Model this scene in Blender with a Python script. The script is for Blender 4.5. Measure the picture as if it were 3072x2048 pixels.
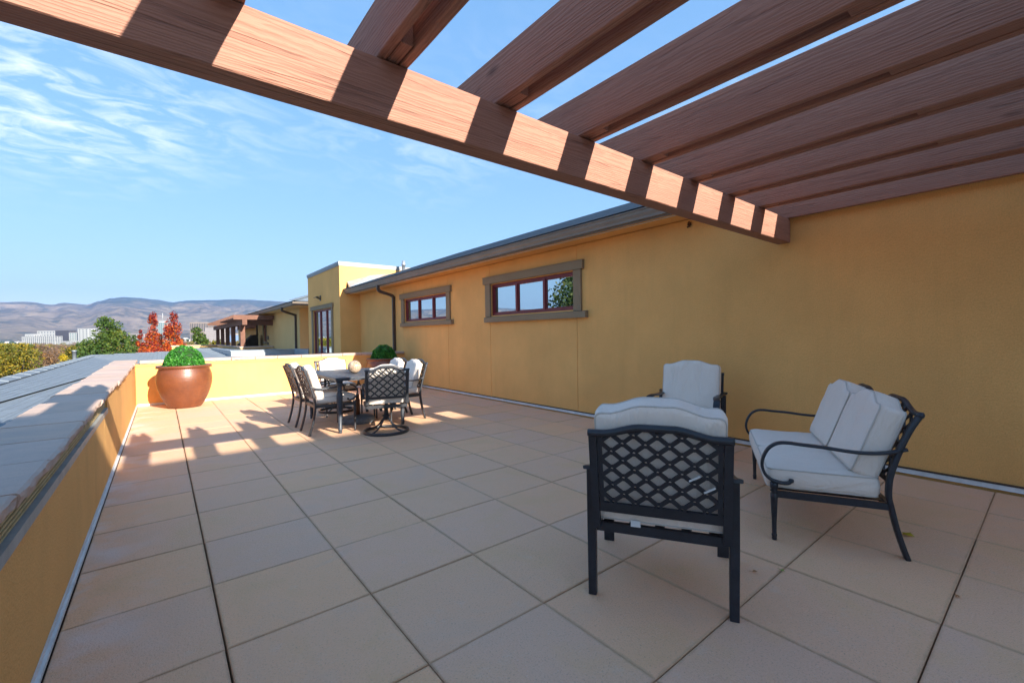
import bpy, bmesh, math, random
import numpy as np
from mathutils import Vector, Matrix, noise as mnoise
random.seed(7); RNG = np.random.default_rng(7)
for o in list(bpy.data.objects): bpy.data.objects.remove(o)
scene = bpy.context.scene
col = scene.collection
R = math.radians

# ------------------------------------------------------------------ camera
FPX, YAW, PITCH, ROLL, CAMH = 1318.46, .673436, -.0155662, -.0148869, 1.28241
vF = Vector((math.sin(YAW)*math.cos(PITCH), math.cos(YAW)*math.cos(PITCH), math.sin(PITCH)))
vR0 = vF.cross(Vector((0, 0, 1))).normalized(); vU0 = vR0.cross(vF)
vR = vR0*math.cos(ROLL)+vU0*math.sin(ROLL); vU = -vR0*math.sin(ROLL)+vU0*math.cos(ROLL)
CAM = Vector((0, 0, CAMH))
cd = bpy.data.cameras.new('camera'); cam = bpy.data.objects.new('camera', cd); col.objects.link(cam)
m = Matrix((vR, vU, -vF)).transposed().to_4x4(); m.translation = CAM
cam.matrix_world = m
cd.sensor_width = 36; cd.lens = FPX*36/3072; cd.clip_start = .05; cd.clip_end = 60000
scene.camera = cam

def at(px, py, depth):
    """world point at this depth along the survey ray (used to lay out the far surroundings)"""
    return CAM+(vF+vR*((px-1536)/FPX)-vU*((py-1024)/FPX))*depth

# ------------------------------------------------------------------ world and sun
SUN = Vector((.40, -2.175, 1)).normalized()          # towards the sun
ELEV = math.asin(SUN.z); AZ = math.atan2(SUN.x, SUN.y)
w = bpy.data.worlds.new('World'); scene.world = w; w.use_nodes = True
nt = w.node_tree; nt.nodes.clear(); N = nt.nodes; L = nt.links
out = N.new('ShaderNodeOutputWorld'); bg = N.new('ShaderNodeBackground'); bg.inputs[1].default_value = .15
sky = N.new('ShaderNodeTexSky'); sky.sky_type = 'NISHITA'; sky.sun_disc = False
sky.sun_elevation = ELEV; sky.sun_rotation = AZ; sky.altitude = 800; sky.air_density = 1.0; sky.dust_density = .6; sky.ozone_density = 2.5
tc = N.new('ShaderNodeTexCoord'); sep = N.new('ShaderNodeSeparateXYZ'); L.new(tc.outputs['Generated'], sep.inputs[0])
def wm(op, a, b=None, c=None):
    n = N.new('ShaderNodeMath'); n.operation = op
    for i, v in enumerate((a, b, c)):
        if v is None: continue
        if isinstance(v, (int, float)): n.inputs[i].default_value = v
        else: L.new(v, n.inputs[i])
    return n.outputs[0]
zz = wm('ADD', wm('MAXIMUM', sep.outputs[2], 0), .12)
u = wm('DIVIDE', sep.outputs[0], zz); v = wm('DIVIDE', sep.outputs[1], zz)
cmb = N.new('ShaderNodeCombineXYZ'); L.new(u, cmb.inputs[0]); L.new(v, cmb.inputs[1])
mp = N.new('ShaderNodeMapping'); mp.inputs['Rotation'].default_value = (0, 0, R(-14)); mp.inputs['Scale'].default_value = (1.1, 1.75, 1); mp.inputs['Location'].default_value = (3.3, 1.2, 0)
L.new(cmb.outputs[0], mp.inputs[0])
n1 = N.new('ShaderNodeTexNoise'); n1.inputs['Scale'].default_value = 5.0; n1.inputs['Detail'].default_value = 9; n1.inputs['Roughness'].default_value = .62; n1.inputs['Distortion'].default_value = .9
L.new(mp.outputs[0], n1.inputs['Vector'])
n2 = N.new('ShaderNodeTexNoise'); n2.inputs['Scale'].default_value = .42; n2.inputs['Detail'].default_value = 2
mp2 = N.new('ShaderNodeMapping'); mp2.inputs['Location'].default_value = (1.7, .2, 0); L.new(cmb.outputs[0], mp2.inputs[0]); L.new(mp2.outputs[0], n2.inputs['Vector'])
r1 = N.new('ShaderNodeMapRange'); r1.inputs[1].default_value = .44; r1.inputs[2].default_value = .80; L.new(n1.outputs[0], r1.inputs[0])
r2 = N.new('ShaderNodeMapRange'); r2.inputs[1].default_value = .47; r2.inputs[2].default_value = .68; L.new(n2.outputs[0], r2.inputs[0])
bd = wm('SQRT', wm('ADD', wm('POWER', wm('MULTIPLY', wm('SUBTRACT', u, -.42), .85), 2.0), wm('POWER', wm('SUBTRACT', v, 1.95), 2.0)))   # a bank of cirrus to the north
rb = N.new('ShaderNodeMapRange'); rb.interpolation_type = 'SMOOTHSTEP'; rb.inputs[1].default_value = .78; rb.inputs[2].default_value = .12; L.new(bd, rb.inputs[0])
cm = wm('MULTIPLY', r1.outputs[0], wm('MINIMUM', wm('ADD', wm('MULTIPLY', r2.outputs[0], .38), wm('MULTIPLY', rb.outputs[0], .80)), 1.0))
hs = N.new('ShaderNodeHueSaturation'); hs.inputs['Saturation'].default_value = 2.0; tint = N.new('ShaderNodeMixRGB'); tint.blend_type = 'MULTIPLY'; tint.inputs[0].default_value = 1; tint.inputs[2].default_value = (.655, .66, .685, 1); gam = N.new('ShaderNodeGamma'); gam.inputs[1].default_value = .34; L.new(sky.outputs[0], gam.inputs[0]); L.new(gam.outputs[0], tint.inputs[1]); L.new(tint.outputs[0], hs.inputs['Color'])
mx = N.new('ShaderNodeMixRGB'); L.new(cm, mx.inputs[0]); L.new(hs.outputs[0], mx.inputs[1]); mx.inputs[2].default_value = (1.55, 1.6, 1.65, 1)
L.new(mx.outputs[0], bg.inputs[0]); L.new(bg.outputs[0], out.inputs[0])
sd = bpy.data.lights.new('sun', 'SUN'); sd.energy = 2.1; sd.angle = R(.5); sd.color = (1, .93, .82)
so = bpy.data.objects.new('sun', sd); col.objects.link(so)
so.rotation_euler = (-SUN).to_track_quat('-Z', 'Y').to_euler()
vs = scene.view_settings; vs.view_transform = 'Standard'; vs.look = 'None'; vs.exposure = 2.75; vs.gamma = 1; vs.use_curve_mapping = False
scene.render.engine = 'CYCLES'
scene.cycles.max_bounces = 8; scene.cycles.transparent_max_bounces = 8; scene.cycles.volume_bounces = 0

# ------------------------------------------------------------------ materials
MATS = {}
class NT:
    def __init__(s, name):
        s.m = bpy.data.materials.new(name); s.m.use_nodes = True; s.t = s.m.node_tree; s.N = s.t.nodes; s.L = s.t.links
        s.b = s.N['Principled BSDF']; MATS[name] = s.m
        s.tc = s.N.new('ShaderNodeTexCoord')
    def node(s, typ, **kw):
        n = s.N.new(typ)
        for k, v in kw.items():
            if k in n.inputs: s.set(n.inputs[k], v)
            else: setattr(n, k, v)
        return n
    def set(s, inp, v):
        if hasattr(v, 'is_output'): s.L.new(v, inp)
        else: inp.default_value = v
    def math(s, op, a, b=0.0):
        n = s.N.new('ShaderNodeMath'); n.operation = op; s.set(n.inputs[0], a); s.set(n.inputs[1], b); return n.outputs[0]
    def noise(s, vec, scale, detail=3, rough=.55, dist=0.0):
        return s.node('ShaderNodeTexNoise', Vector=vec, Scale=scale, Detail=detail, Roughness=rough, Distortion=dist).outputs[0]
    def rng(s, v, a, b, c=0.0, d=1.0):
        n = s.N.new('ShaderNodeMapRange'); s.set(n.inputs[0], v)
        for i, q in enumerate((a, b, c, d)): n.inputs[i+1].default_value = q
        return n.outputs[0]
    def mix(s, f, a, b, mode='MIX'):
        n = s.N.new('ShaderNodeMixRGB'); n.blend_type = mode; s.set(n.inputs[0], f)
        for i, q in ((1, a), (2, b)):
            if isinstance(q, tuple) and len(q) == 3: q = (*q, 1)
            s.set(n.inputs[i], q)
        return n.outputs[0]
    def ramp(s, f, stops):
        n = s.N.new('ShaderNodeValToRGB'); s.set(n.inputs[0], f); e = n.color_ramp.elements
        while len(e) < len(stops): e.new(.5)
        for q, (p, c) in zip(e, stops): q.position = p; q.color = (*c, 1)
        return n.outputs[0]
    def bump(s, h, dist, strength=1.0, normal=None):
        n = s.node('ShaderNodeBump', Strength=strength, Distance=dist, Height=h)
        if normal: s.L.new(normal, n.inputs['Normal'])
        return n.outputs[0]
    def fin(s, color=None, rough=None, normal=None, spec=None, metal=None):
        for k, v in (('Base Color', color), ('Roughness', rough), ('Normal', normal), ('Specular IOR Level', spec), ('Metallic', metal)):
            if v is None: continue
            if isinstance(v, tuple) and len(v) == 3: v = (*v, 1)
            s.set(s.b.inputs[k], v)
        return s.m
def geo_pos(s): return s.N.new('ShaderNodeNewGeometry').outputs['Position']

def stucco(name, c, var=.10, fine=1.0):
    s = NT(name); P = geo_pos(s)
    a = s.noise(P, 1.3, 4, .6); b = s.noise(P, 110, 3, .7); g = s.noise(P, 45, 3, .65)
    mpz = s.node('ShaderNodeMapping', Vector=P, Scale=(3, 3, .35)).outputs[0]; st = s.noise(mpz, 1.6, 4, .6)
    c1 = s.mix(s.rng(a, .3, .7), tuple(q*(1-var) for q in c), tuple(min(1, q*(1+var*.6)) for q in c))
    c2 = s.mix(s.rng(b, .42, .72, 0, .38*fine), c1, tuple(q*.50 for q in c))
    c3 = s.mix(s.rng(st, .52, .8, 0, .26), c2, tuple(q*.68 for q in c))
    h = s.math('ADD', s.math('MULTIPLY', b, .5), s.math('MULTIPLY', g, .8))
    return s.fin(c3, .92, s.bump(h, .007*fine, .9), .25)
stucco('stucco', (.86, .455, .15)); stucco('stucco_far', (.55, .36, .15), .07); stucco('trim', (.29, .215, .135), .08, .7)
stucco('stucco_pale', (.72, .46, .19), .06)

def plain(name, c, rough=.5, spec=.5, metal=0.0, var=0.0, scale=8, bump=0.0):
    s = NT(name)
    if var:
        P = geo_pos(s); a = s.noise(P, scale, 4, .6)
        cc = s.mix(s.rng(a, .3, .7), tuple(q*(1-var) for q in c), tuple(min(1, q*(1+var)) for q in c))
        return s.fin(cc, rough, s.bump(a, bump, .6) if bump else None, spec, metal)
    return s.fin(c, rough, None, spec, metal)
s = NT('black_metal'); P = geo_pos(s); a = s.noise(P, 35, 4, .6)
s.fin(s.mix(s.rng(a, .35, .75), (.010, .014, .022), (.020, .026, .036)), s.rng(a, .3, .7, .30, .46), s.bump(s.noise(P, 420, 2), .0004, .5), .55)
s = NT('dining_metal'); P = geo_pos(s); a = s.noise(P, 40, 4, .6)
s.fin(s.mix(s.rng(a, .35, .75), (.022, .024, .030), (.045, .045, .050)), s.rng(a, .3, .7, .34, .5), s.bump(s.noise(P, 380, 2), .0005, .5), .6)
s = NT('table_metal'); P = geo_pos(s); a = s.noise(P, 22, 4, .6)
s.fin(s.mix(s.rng(a, .35, .75), (.035, .042, .055), (.060, .068, .082)), s.rng(a, .3, .7, .36, .55), s.bump(s.noise(P, 300, 2), .0006, .5), .5)
plain('gutter', (.20, .165, .135), .45, .5, 0, .12, 3); plain('brown_metal', (.065, .048, .040), .4, .5, 0, .1, 4)
plain('grey_strip', (.34, .34, .32), .55, .4, 0, .18, 9); plain('white_strip', (.66, .66, .64), .55, .4, 0, .14, 7)
plain('yellow_rib', (.50, .38, .19), .7, .3, 0, .15, 14); plain('red_frame', (.175, .022, .028), .42, .5, 0, .12, 9)
plain('dark_gap', (.10, .07, .05), .95, .1); plain('galvanised', (.42, .45, .47), .38, .5, .55, .15, 5)
plain('flashing', (.33, .37, .40), .4, .5, .35, .12, 2); plain('cap_metal', (.22, .225, .23), .42, .5, .3, .08, 2)
plain('lamp_bronze', (.07, .055, .03), .4, .5, .3); plain('cover', (.045, .035, .028), .85, .2, 0, .25, 5, .01)
plain('tag_white', (.75, .75, .73), .8, .2); plain('tie', (.60, .58, .54), .9, .2)
plain('concrete_base', (.14, .17, .20), .6, .4, 0, .2, 20, .002); plain('bark', (.10, .075, .055), .95, .1, 0, .3, 12, .02)
plain('pole_brown', (.10, .05, .03), .5, .4); plain('interior', (.03, .03, .035), .9, .1)
plain('nest', (.12, .06, .03), .95, .1, 0, .4, 80, .01); plain('soil', (.03, .02, .015), 1, .05)

s = NT('tile'); P = geo_pos(s); oi = s.N.new('ShaderNodeObjectInfo').outputs['Random']
base = s.ramp(oi, [(0, (.84, .475, .275)), (.30, (.79, .47, .295)), (.55, (.86, .49, .275)), (.78, (.75, .465, .315)), (1, (.84, .485, .30))])
m1 = s.noise(P, 2.2, 5, .62, .6); m2 = s.noise(P, 7, 4, .6)
base = s.mix(s.rng(m1, .50, .72, 0, .7), base, (.76, .46, .24)); base = s.mix(s.rng(m1, .30, .46, .5, 0), base, (.70, .46, .32))
base = s.mix(s.rng(m2, .60, .80, 0, .30), base, (.68, .58, .49))
sp = s.noise(P, 120, 3, .75); sp2 = s.noise(P, 60, 3, .7)
base = s.mix(s.rng(sp, .56, .74, 0, .62), base, (.25, .20, .165)); base = s.mix(s.rng(sp, .42, .28, 0, .40), base, (.70, .62, .53))
gx = s.node('ShaderNodeSeparateXYZ', Vector=s.tc.outputs['Generated'])
ex = s.math('ABSOLUTE', s.math('SUBTRACT', gx.outputs[0], .5)); ey = s.math('ABSOLUTE', s.math('SUBTRACT', gx.outputs[1], .5)); em = s.math('ADD', s.math('MAXIMUM', ex, ey), s.math('MULTIPLY', s.math('SUBTRACT', s.noise(P, 16, 3, .6), .5), .035))
base = s.mix(s.rng(em, .478, .498, 0, .55), base, (.46, .29, .17))
# pale efflorescence along the left wall
sx = s.node('ShaderNodeSeparateXYZ', Vector=P); e1 = s.rng(sx.outputs[0], .02, -.36, 0, 1)
ef = s.math('MULTIPLY', e1, s.rng(s.noise(P, 2.6, 4, .6), .46, .66)); base = s.mix(s.math('MULTIPLY', ef, .42), base, (.74, .75, .76))
h = s.math('ADD', s.math('MULTIPLY', sp, .7), s.math('MULTIPLY', sp2, .6))
s.fin(base, s.rng(m2, .3, .7, .72, .9), s.bump(h, .005, .9), .3)

s = NT('stone'); P = geo_pos(s); oi = s.N.new('ShaderNodeObjectInfo').outputs['Random']
base = s.ramp(oi, [(0, (.54, .38, .295)), (.4, (.59, .41, .31)), (.7, (.52, .38, .315)), (1, (.62, .44, .34))])
m1 = s.noise(P, 3.5, 5, .62, .5); base = s.mix(s.rng(m1, .45, .7, 0, .45), base, (.33, .295, .275)); sp = s.noise(P, 120, 3, .65)
base = s.mix(s.rng(sp, .55, .75, 0, .3), base, (.22, .19, .17))
s.fin(base, .85, s.bump(s.math('ADD', s.noise(P, 14, 5, .6), s.math('MULTIPLY', sp, .4)), .006, .8), .3)

s = NT('wood'); oi = s.N.new('ShaderNodeObjectInfo').outputs['Random']
off = s.node('ShaderNodeCombineXYZ', X=s.math('MULTIPLY', oi, 37.0), Y=s.math('MULTIPLY', oi, .23), Z=s.math('MULTIPLY', oi, -.19))
vec = s.node('ShaderNodeVectorMath', operation='ADD'); s.L.new(s.tc.outputs['Object'], vec.inputs[0]); s.L.new(off.outputs[0], vec.inputs[1])
mpv = s.node('ShaderNodeMapping', Vector=vec.outputs[0], Scale=(.13, 1, 1), Location=(0, .12, -.05), Rotation=(0, R(1.1), R(1.4))).outputs[0]
wv = s.node('ShaderNodeTexWave', wave_type='RINGS', rings_direction='X', Vector=mpv, Scale=34.0, Distortion=7.5, Detail=3.5, **{'Detail Scale': 1.3, 'Detail Roughness': .6})
mpf = s.node('ShaderNodeMapping', Vector=vec.outputs[0], Scale=(1.6, 60, 60)).outputs[0]; fn = s.noise(mpf, 1.6, 4, .65)
mpl = s.node('ShaderNodeMapping', Vector=vec.outputs[0], Scale=(.8, 5, 5)).outputs[0]; ln = s.noise(mpl, 1.2, 4, .6)
wc = s.mix(s.rng(wv.outputs['Fac'], .15, .9), (.30, .135, .090), (.385, .185, .125))
wc = s.mix(s.rng(fn, .35, .75, 0, .55), wc, (.44, .235, .165)); wc = s.mix(s.rng(ln, .35, .7, 0, .45), wc, (.30, .14, .10))
vo = s.node('ShaderNodeTexVoronoi', Vector=s.node('ShaderNodeMapping', Vector=vec.outputs[0], Scale=(1.1, 3.2, 3.2)).outputs[0], Scale=1.0)
kn = s.rng(vo.outputs['Distance'], .03, .085, 1, 0); wc = s.mix(s.math('MULTIPLY', kn, .75), wc, (.06, .028, .02))
mpc = s.node('ShaderNodeMapping', Vector=vec.outputs[0], Scale=(.35, 16, 16)).outputs[0]; cr = s.rng(s.math('ABSOLUTE', s.math('SUBTRACT', s.noise(mpc, 1.0, 2, .5), .5)), .0, .010, 1, 0)
wc = s.mix(s.math('MULTIPLY', cr, .38), wc, (.05, .025, .02))
hh = s.math('ADD', s.math('MULTIPLY', wv.outputs['Fac'], .7), s.math('SUBTRACT', s.math('MULTIPLY', fn, .8), s.math('MULTIPLY', cr, .9)))
s.fin(wc, .72, s.bump(hh, .0028, .7), .3)
plain('wood_far', (.17, .082, .056), .8, .3, 0, .2, 3)

def fabric(name, c):
    s = NT(name); P = s.tc.outputs['Object']; a = s.noise(P, 5, 4, .6); wv = s.noise(P, 420, 2, .7)
    wr = s.noise(s.node('ShaderNodeMapping', Vector=P, Scale=(9, 9, 2.4)).outputs[0], 1.0, 4, .62, 1.0)
    cc = s.mix(s.rng(wv, .3, .7, 0, .35), c, tuple(q*.70 for q in c)); cc = s.mix(s.rng(a, .35, .7, 0, .18), cc, tuple(q*.86 for q in c))
    nb = s.bump(wr, .030, .75); nb = s.bump(wv, .0016, .8, nb)
    m = s.fin(cc, .95, nb, .15); s.b.inputs['Sheen Weight'].default_value = .15; return m
fabric('cushion', (.86, .75, .645)); fabric('piping', (.62, .56, .49))

s = NT('terracotta'); P = s.tc.outputs['Object']; a = s.noise(P, 3.0, 5, .62, .8); b = s.noise(P, 26, 4, .65)
mpb = s.node('ShaderNodeMapping', Vector=P, Scale=(1, 1, 14)).outputs[0]; bd = s.noise(mpb, 2.2, 3, .5)
cc = s.mix(s.rng(a, .3, .7), (.115, .034, .014), (.19, .062, .024)); cc = s.mix(s.rng(b, .5, .75, 0, .5), cc, (.07, .028, .018)); cc = s.mix(s.rng(bd, .5, .7, 0, .3), cc, (.17, .055, .03))
s.fin(cc, s.rng(b, .3, .7, .30, .50), s.bump(s.math('ADD', bd, s.math('MULTIPLY', b, .3)), .004, .7), .6)
s = NT('ball'); P = s.tc.outputs['Object']; a = s.noise(P, 30, 5, .7, 1.5)
s.fin(s.mix(s.rng(a, .4, .6), (.24, .15, .09), (.55, .42, .30)), .14, None, .6)

def leafmat(name, stops, rough=.6, grad=None, trans=.35):
    s = NT(name); g = s.N.new('ShaderNodeNewGeometry'); P = g.outputs['Position']
    r = g.outputs['Random Per Island']; big = s.noise(P, grad or .5, 2, .5)
    f = s.math('ADD', s.math('MULTIPLY', r, .55), s.rng(big, .3, .7, 0, .45))
    c = s.ramp(f, stops)
    s.fin(c, rough, None, .35)
    tr = s.N.new('ShaderNodeBsdfTranslucent'); s.L.new(c, tr.inputs[0])
    mxs = s.N.new('ShaderNodeMixShader'); mxs.inputs[0].default_value = trans; s.L.new(s.b.outputs[0], mxs.inputs[1]); s.L.new(tr.outputs[0], mxs.inputs[2])
    s.L.new(mxs.outputs[0], s.N['Material Output'].inputs['Surface']); return s.m
leafmat('leaf_box', [(0, (.010, .07, .008)), (.35, (.030, .17, .020)), (.7, (.075, .30, .04)), (1, (.17, .42, .07))], .38, 6, .3)
leafmat('leaf_pine', [(0, (.020, .050, .010)), (.5, (.060, .115, .018)), (.8, (.12, .16, .02)), (1, (.20, .18, .03))], .6, .6)
leafmat('leaf_yellowgreen', [(0, (.06, .075, .012)), (.45, (.14, .14, .016)), (.75, (.32, .22, .015)), (1, (.42, .24, .02))], .6, .35)
leafmat('leaf_yellow', [(0, (.20, .16, .015)), (.5, (.45, .33, .015)), (1, (.62, .42, .03))], .6, .8)
leafmat('leaf_green', [(0, (.012, .045, .018)), (.6, (.035, .085, .025)), (1, (.07, .12, .03))], .6, .5)
leafmat('leaf_brown', [(0, (.11, .075, .055)), (.5, (.19, .125, .085)), (.8, (.28, .15, .06)), (1, (.36, .19, .04))], .7, .4)
leafmat('leaf_hackberry', [(0, (.020, .045, .012)), (.5, (.05, .085, .018)), (1, (.16, .13, .02))], .6, .8)
s = NT('leaf_red'); g = s.N.new('ShaderNodeNewGeometry'); r = g.outputs['Random Per Island']; gz = s.node('ShaderNodeSeparateXYZ', Vector=s.tc.outputs['Generated']).outputs[2]
f = s.math('ADD', s.math('MULTIPLY', gz, .85), s.math('MULTIPLY', s.math('SUBTRACT', r, .5), .55))
c = s.ramp(f, [(0, (.72, .30, .02)), (.32, (.72, .22, .02)), (.6, (.55, .075, .015)), (.8, (.20, .014, .018)), (1, (.09, .012, .02))]); s.fin(c, .6, None, .3)
tr = s.N.new('ShaderNodeBsdfTranslucent'); s.L.new(c, tr.inputs[0]); mxs = s.N.new('ShaderNodeMixShader'); mxs.inputs[0].default_value = .4
s.L.new(s.b.outputs[0], mxs.inputs[1]); s.L.new(tr.outputs[0], mxs.inputs[2]); s.L.new(mxs.outputs[0], s.N['Material Output'].inputs['Surface'])
plain('dry_leaf_yellow', (.45, .32, .02), .6, .3, 0, .2, 60); plain('dry_leaf_green', (.20, .28, .05), .6); plain('dry_leaf_brown', (.38, .17, .06), .7)

s = NT('shingle'); P = geo_pos(s); a = s.noise(P, 1.2, 4, .6); b = s.noise(P, 60, 3, .7)
br = s.node('ShaderNodeTexBrick', Vector=s.node('ShaderNodeMapping', Vector=P, Rotation=(0, 0, R(90))).outputs[0], Scale=1.0, Color1=(.17, .20, .235, 1), Color2=(.195, .23, .265, 1), Mortar=(.135, .165, .195, 1), **{'Mortar Size': .006, 'Brick Width': .33, 'Row Height': .145, 'Bias': 0.0})
c = s.mix(s.rng(a, .35, .7, 0, .4), br.outputs[0], (.17, .20, .225)); c = s.mix(s.rng(b, .4, .7, 0, .3), c, (.10, .125, .15))
s.fin(c, .85, s.bump(s.math('ADD', s.math('MULTIPLY', br.outputs['Fac'], -1.0), s.math('MULTIPLY', b, .5)), .006, .8), .3)
s = NT('glass'); s.fin((.01, .014, .018), .02, None, .9); gl = s.N.new('ShaderNodeBsdfGlossy'); gl.inputs['Roughness'].default_value = .01; gl.inputs[0].default_value = (.80, .90, .92, 1)
lw = s.node('ShaderNodeFresnel', IOR=1.9); fm = s.rng(lw.outputs[0], .05, 1, .66, 1)
mxs = s.N.new('ShaderNodeMixShader'); s.L.new(fm, mxs.inputs[0]); s.L.new(s.b.outputs[0], mxs.inputs[1]); s.L.new(gl.outputs[0], mxs.inputs[2]); s.L.new(mxs.outputs[0], s.N['Material Output'].inputs['Surface'])
s = NT('mountain'); g = s.N.new('ShaderNodeNewGeometry'); P = g.outputs['Position']; sx = s.node('ShaderNodeSeparateXYZ', Vector=P)
big = s.noise(P, .0011, 6, .62, .5); fine = s.noise(P, .007, 6, .68); med = s.noise(P, .003, 5, .6, .8)
c = s.mix(s.rng(med, .35, .65), (.27, .205, .14), (.15, .115, .085)); c = s.mix(s.rng(fine, .47, .60, 0, .85), c, (.05, .055, .042)); c = s.mix(s.rng(big, .5, .7, 0, .55), c, (.34, .26, .17))
hf = s.math('ADD', s.rng(sx.outputs[2], 430, 800, 0, 1), s.math('MULTIPLY', s.math('SUBTRACT', big, .5), 2.4)); c = s.mix(s.rng(hf, .35, .7, 0, .85), c, (.035, .05, .042))
lo = s.rng(sx.outputs[2], 90, 10, 0, .8); tn = s.noise(P, .02, 4, .7); c = s.mix(s.math('MULTIPLY', lo, s.rng(tn, .42, .55)), c, (.05, .06, .035))
s.fin(c, .95, s.bump(fine, 60, .6), .1)
s = NT('ground'); P = geo_pos(s); a = s.noise(P, .02, 5, .6); b = s.noise(P, .0022, 4, .6); c = s.mix(s.rng(a, .35, .65), (.08, .085, .045), (.20, .17, .11)); c = s.mix(s.rng(b, .5, .65, 0, .8), c, (.26, .22, .13))
s.fin(c, .95, None, .1)
plain('city_white', (.34, .345, .34), .8); plain('city_cream', (.36, .31, .25), .8); plain('city_glass', (.02, .03, .045), .45, .6); plain('city_dark', (.045, .042, .05), .8)
plain('city_brown', (.22, .18, .155), .8); plain('city_teal', (.08, .22, .22), .15, .8, .3); plain('city_pink', (.36, .32, .31), .8); plain('city_blue', (.18, .27, .45), .7)
plain('house_mix', (.50, .47, .43), .8, .3, 0, .5, .05); plain('treeline', (.05, .062, .03), .9, .1, 0, .4, .03); plain('city_window', (.15, .17, .18), .3, .5)

# ------------------------------------------------------------------ mesh helpers
class MB:
    def __init__(s): s.v = []; s.f = []; s.sm = []
    def add(s, vs_, fs, smooth=False):
        n = len(s.v); s.v += [tuple(p) for p in vs_]; s.f += [tuple(i+n for i in f) for f in fs]; s.sm += [smooth]*len(fs); return s
    def box(s, x0, x1, y0, y1, z0, z1, M=None, ch=0):
        if ch:
            c = ch; vs_ = []
            for (z, k) in ((z0, 0), (z1-c, 0), (z1, 1)):
                i = c if k else 0
                vs_ += [(x0+i, y0+i, z), (x1-i, y0+i, z), (x1-i, y1-i, z), (x0+i, y1-i, z)]
            fs = [(3, 2, 1, 0), (8, 9, 10, 11)]
            for b in (0, 4):
                for i in range(4): j = (i+1) % 4; fs.append((b+i, b+j, b+4+j, b+4+i))
        else:
            vs_ = [(x, y, z) for z in (z0, z1) for (x, y) in ((x0, y0), (x1, y0), (x1, y1), (x0, y1))]
            fs = [(3, 2, 1, 0), (4, 5, 6, 7), (0, 1, 5, 4), (1, 2, 6, 5), (2, 3, 7, 6), (3, 0, 4, 7)]
        if M is not None: vs_ = [M @ Vector(p) for p in vs_]
        return s.add(vs_, fs)
    def bar(s, a, b, w, h, up=(0, 0, 1)):
        a = Vector(a); b = Vector(b); d = (b-a).normalized(); r = d.cross(Vector(up)); r = r.normalized() if r.length > 1e-4 else Vector((1, 0, 0)); u_ = r.cross(d)
        vs_ = [p+r*(sx*w/2)+u_*(sy*h/2) for p in (a, b) for sx, sy in ((-1, -1), (1, -1), (1, 1), (-1, 1))]
        return s.add(vs_, [(3, 2, 1, 0), (4, 5, 6, 7), (0, 1, 5, 4), (1, 2, 6, 5), (2, 3, 7, 6), (3, 0, 4, 7)])
    def sweep(s, pts, prof, up=(0, 0, 1), closed=False, scales=None, smooth=True, caps=True):
        """prof: list of (side, up) offsets swept along pts"""
        pts = [Vector(p) for p in pts]; n = len(pts); k = len(prof); vs_ = []
        for i, p in enumerate(pts):
            a = pts[(i-1) % n] if (closed or i) else p; b = pts[(i+1) % n] if (closed or i < n-1) else p
            d = (b-a).normalized(); r = d.cross(Vector(up)); r = r.normalized() if r.length > 1e-4 else Vector((1, 0, 0)); u_ = r.cross(d)
            q = scales[i] if scales else 1
            vs_ += [p+r*(x*q)+u_*(y*q) for x, y in prof]
        fs = []
        for i in range(n if closed else n-1):
            j = (i+1) % n
            for a in range(k): b = (a+1) % k; fs.append((i*k+a, i*k+b, j*k+b, j*k+a))
        if caps and not closed: fs += [tuple(range(k-1, -1, -1)), tuple((n-1)*k+a for a in range(k))]
        return s.add(vs_, fs, smooth)
    def tube(s, pts, r, seg=8, **kw): return s.sweep(pts, [(r*math.cos(2*math.pi*i/seg), r*math.sin(2*math.pi*i/seg)) for i in range(seg)], **kw)
    def lathe(s, prof, seg=24, c=(0, 0, 0), smooth=True):
        vs_ = []; fs = []; n = len(prof)
        for i in range(seg):
            a = 2*math.pi*i/seg
            vs_ += [(c[0]+r*math.cos(a), c[1]+r*math.sin(a), c[2]+z) for r, z in prof]
        for i in range(seg):
            j = (i+1) % seg
            for a in range(n-1): fs.append((i*n+a, j*n+a, j*n+a+1, i*n+a+1))
        return s.add(vs_, fs, smooth)
    def mesh(s, name, mat):
        me = bpy.data.meshes.new(name); me.from_pydata(s.v, [], s.f); me.materials.append(MATS[mat])
        me.polygons.foreach_set('use_smooth', s.sm); me.update(); return me
    def build(s, name, mat, parent=None, M=None, kind=None):
        o = bpy.data.objects.new(name, s.mesh(name, mat)); return link(o, parent, M, kind)
def link(o, parent=None, M=None, kind=None):
    col.objects.link(o)
    if parent: o.parent = parent
    if M is not None: o.matrix_local = M
    if kind: o['kind'] = kind
    return o
def tag(o, label=None, cat=None, group=None, kind=None):
    if label: o['label'] = label
    if cat: o['category'] = cat
    if group: o['group'] = group
    if kind: o['kind'] = kind
    return o
def empty(name, loc=(0, 0, 0), rz=0, label=None, cat=None, group=None):
    o = bpy.data.objects.new(name, None); o.empty_display_size = .2; col.objects.link(o); o.location = loc; o.rotation_euler = (0, 0, rz)
    return tag(o, label, cat, group)
def kids(o): return [c for c in bpy.data.objects if c.parent == o]
def copy_tree(o, parent=None):
    c = o.copy(); col.objects.link(c)
    if parent: c.parent = parent
    for ch in kids(o): copy_tree(ch, c)
    return c
def Tr(x, y, z, rz=0): return Matrix.Translation((x, y, z)) @ Matrix.Rotation(rz, 4, 'Z')
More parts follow.
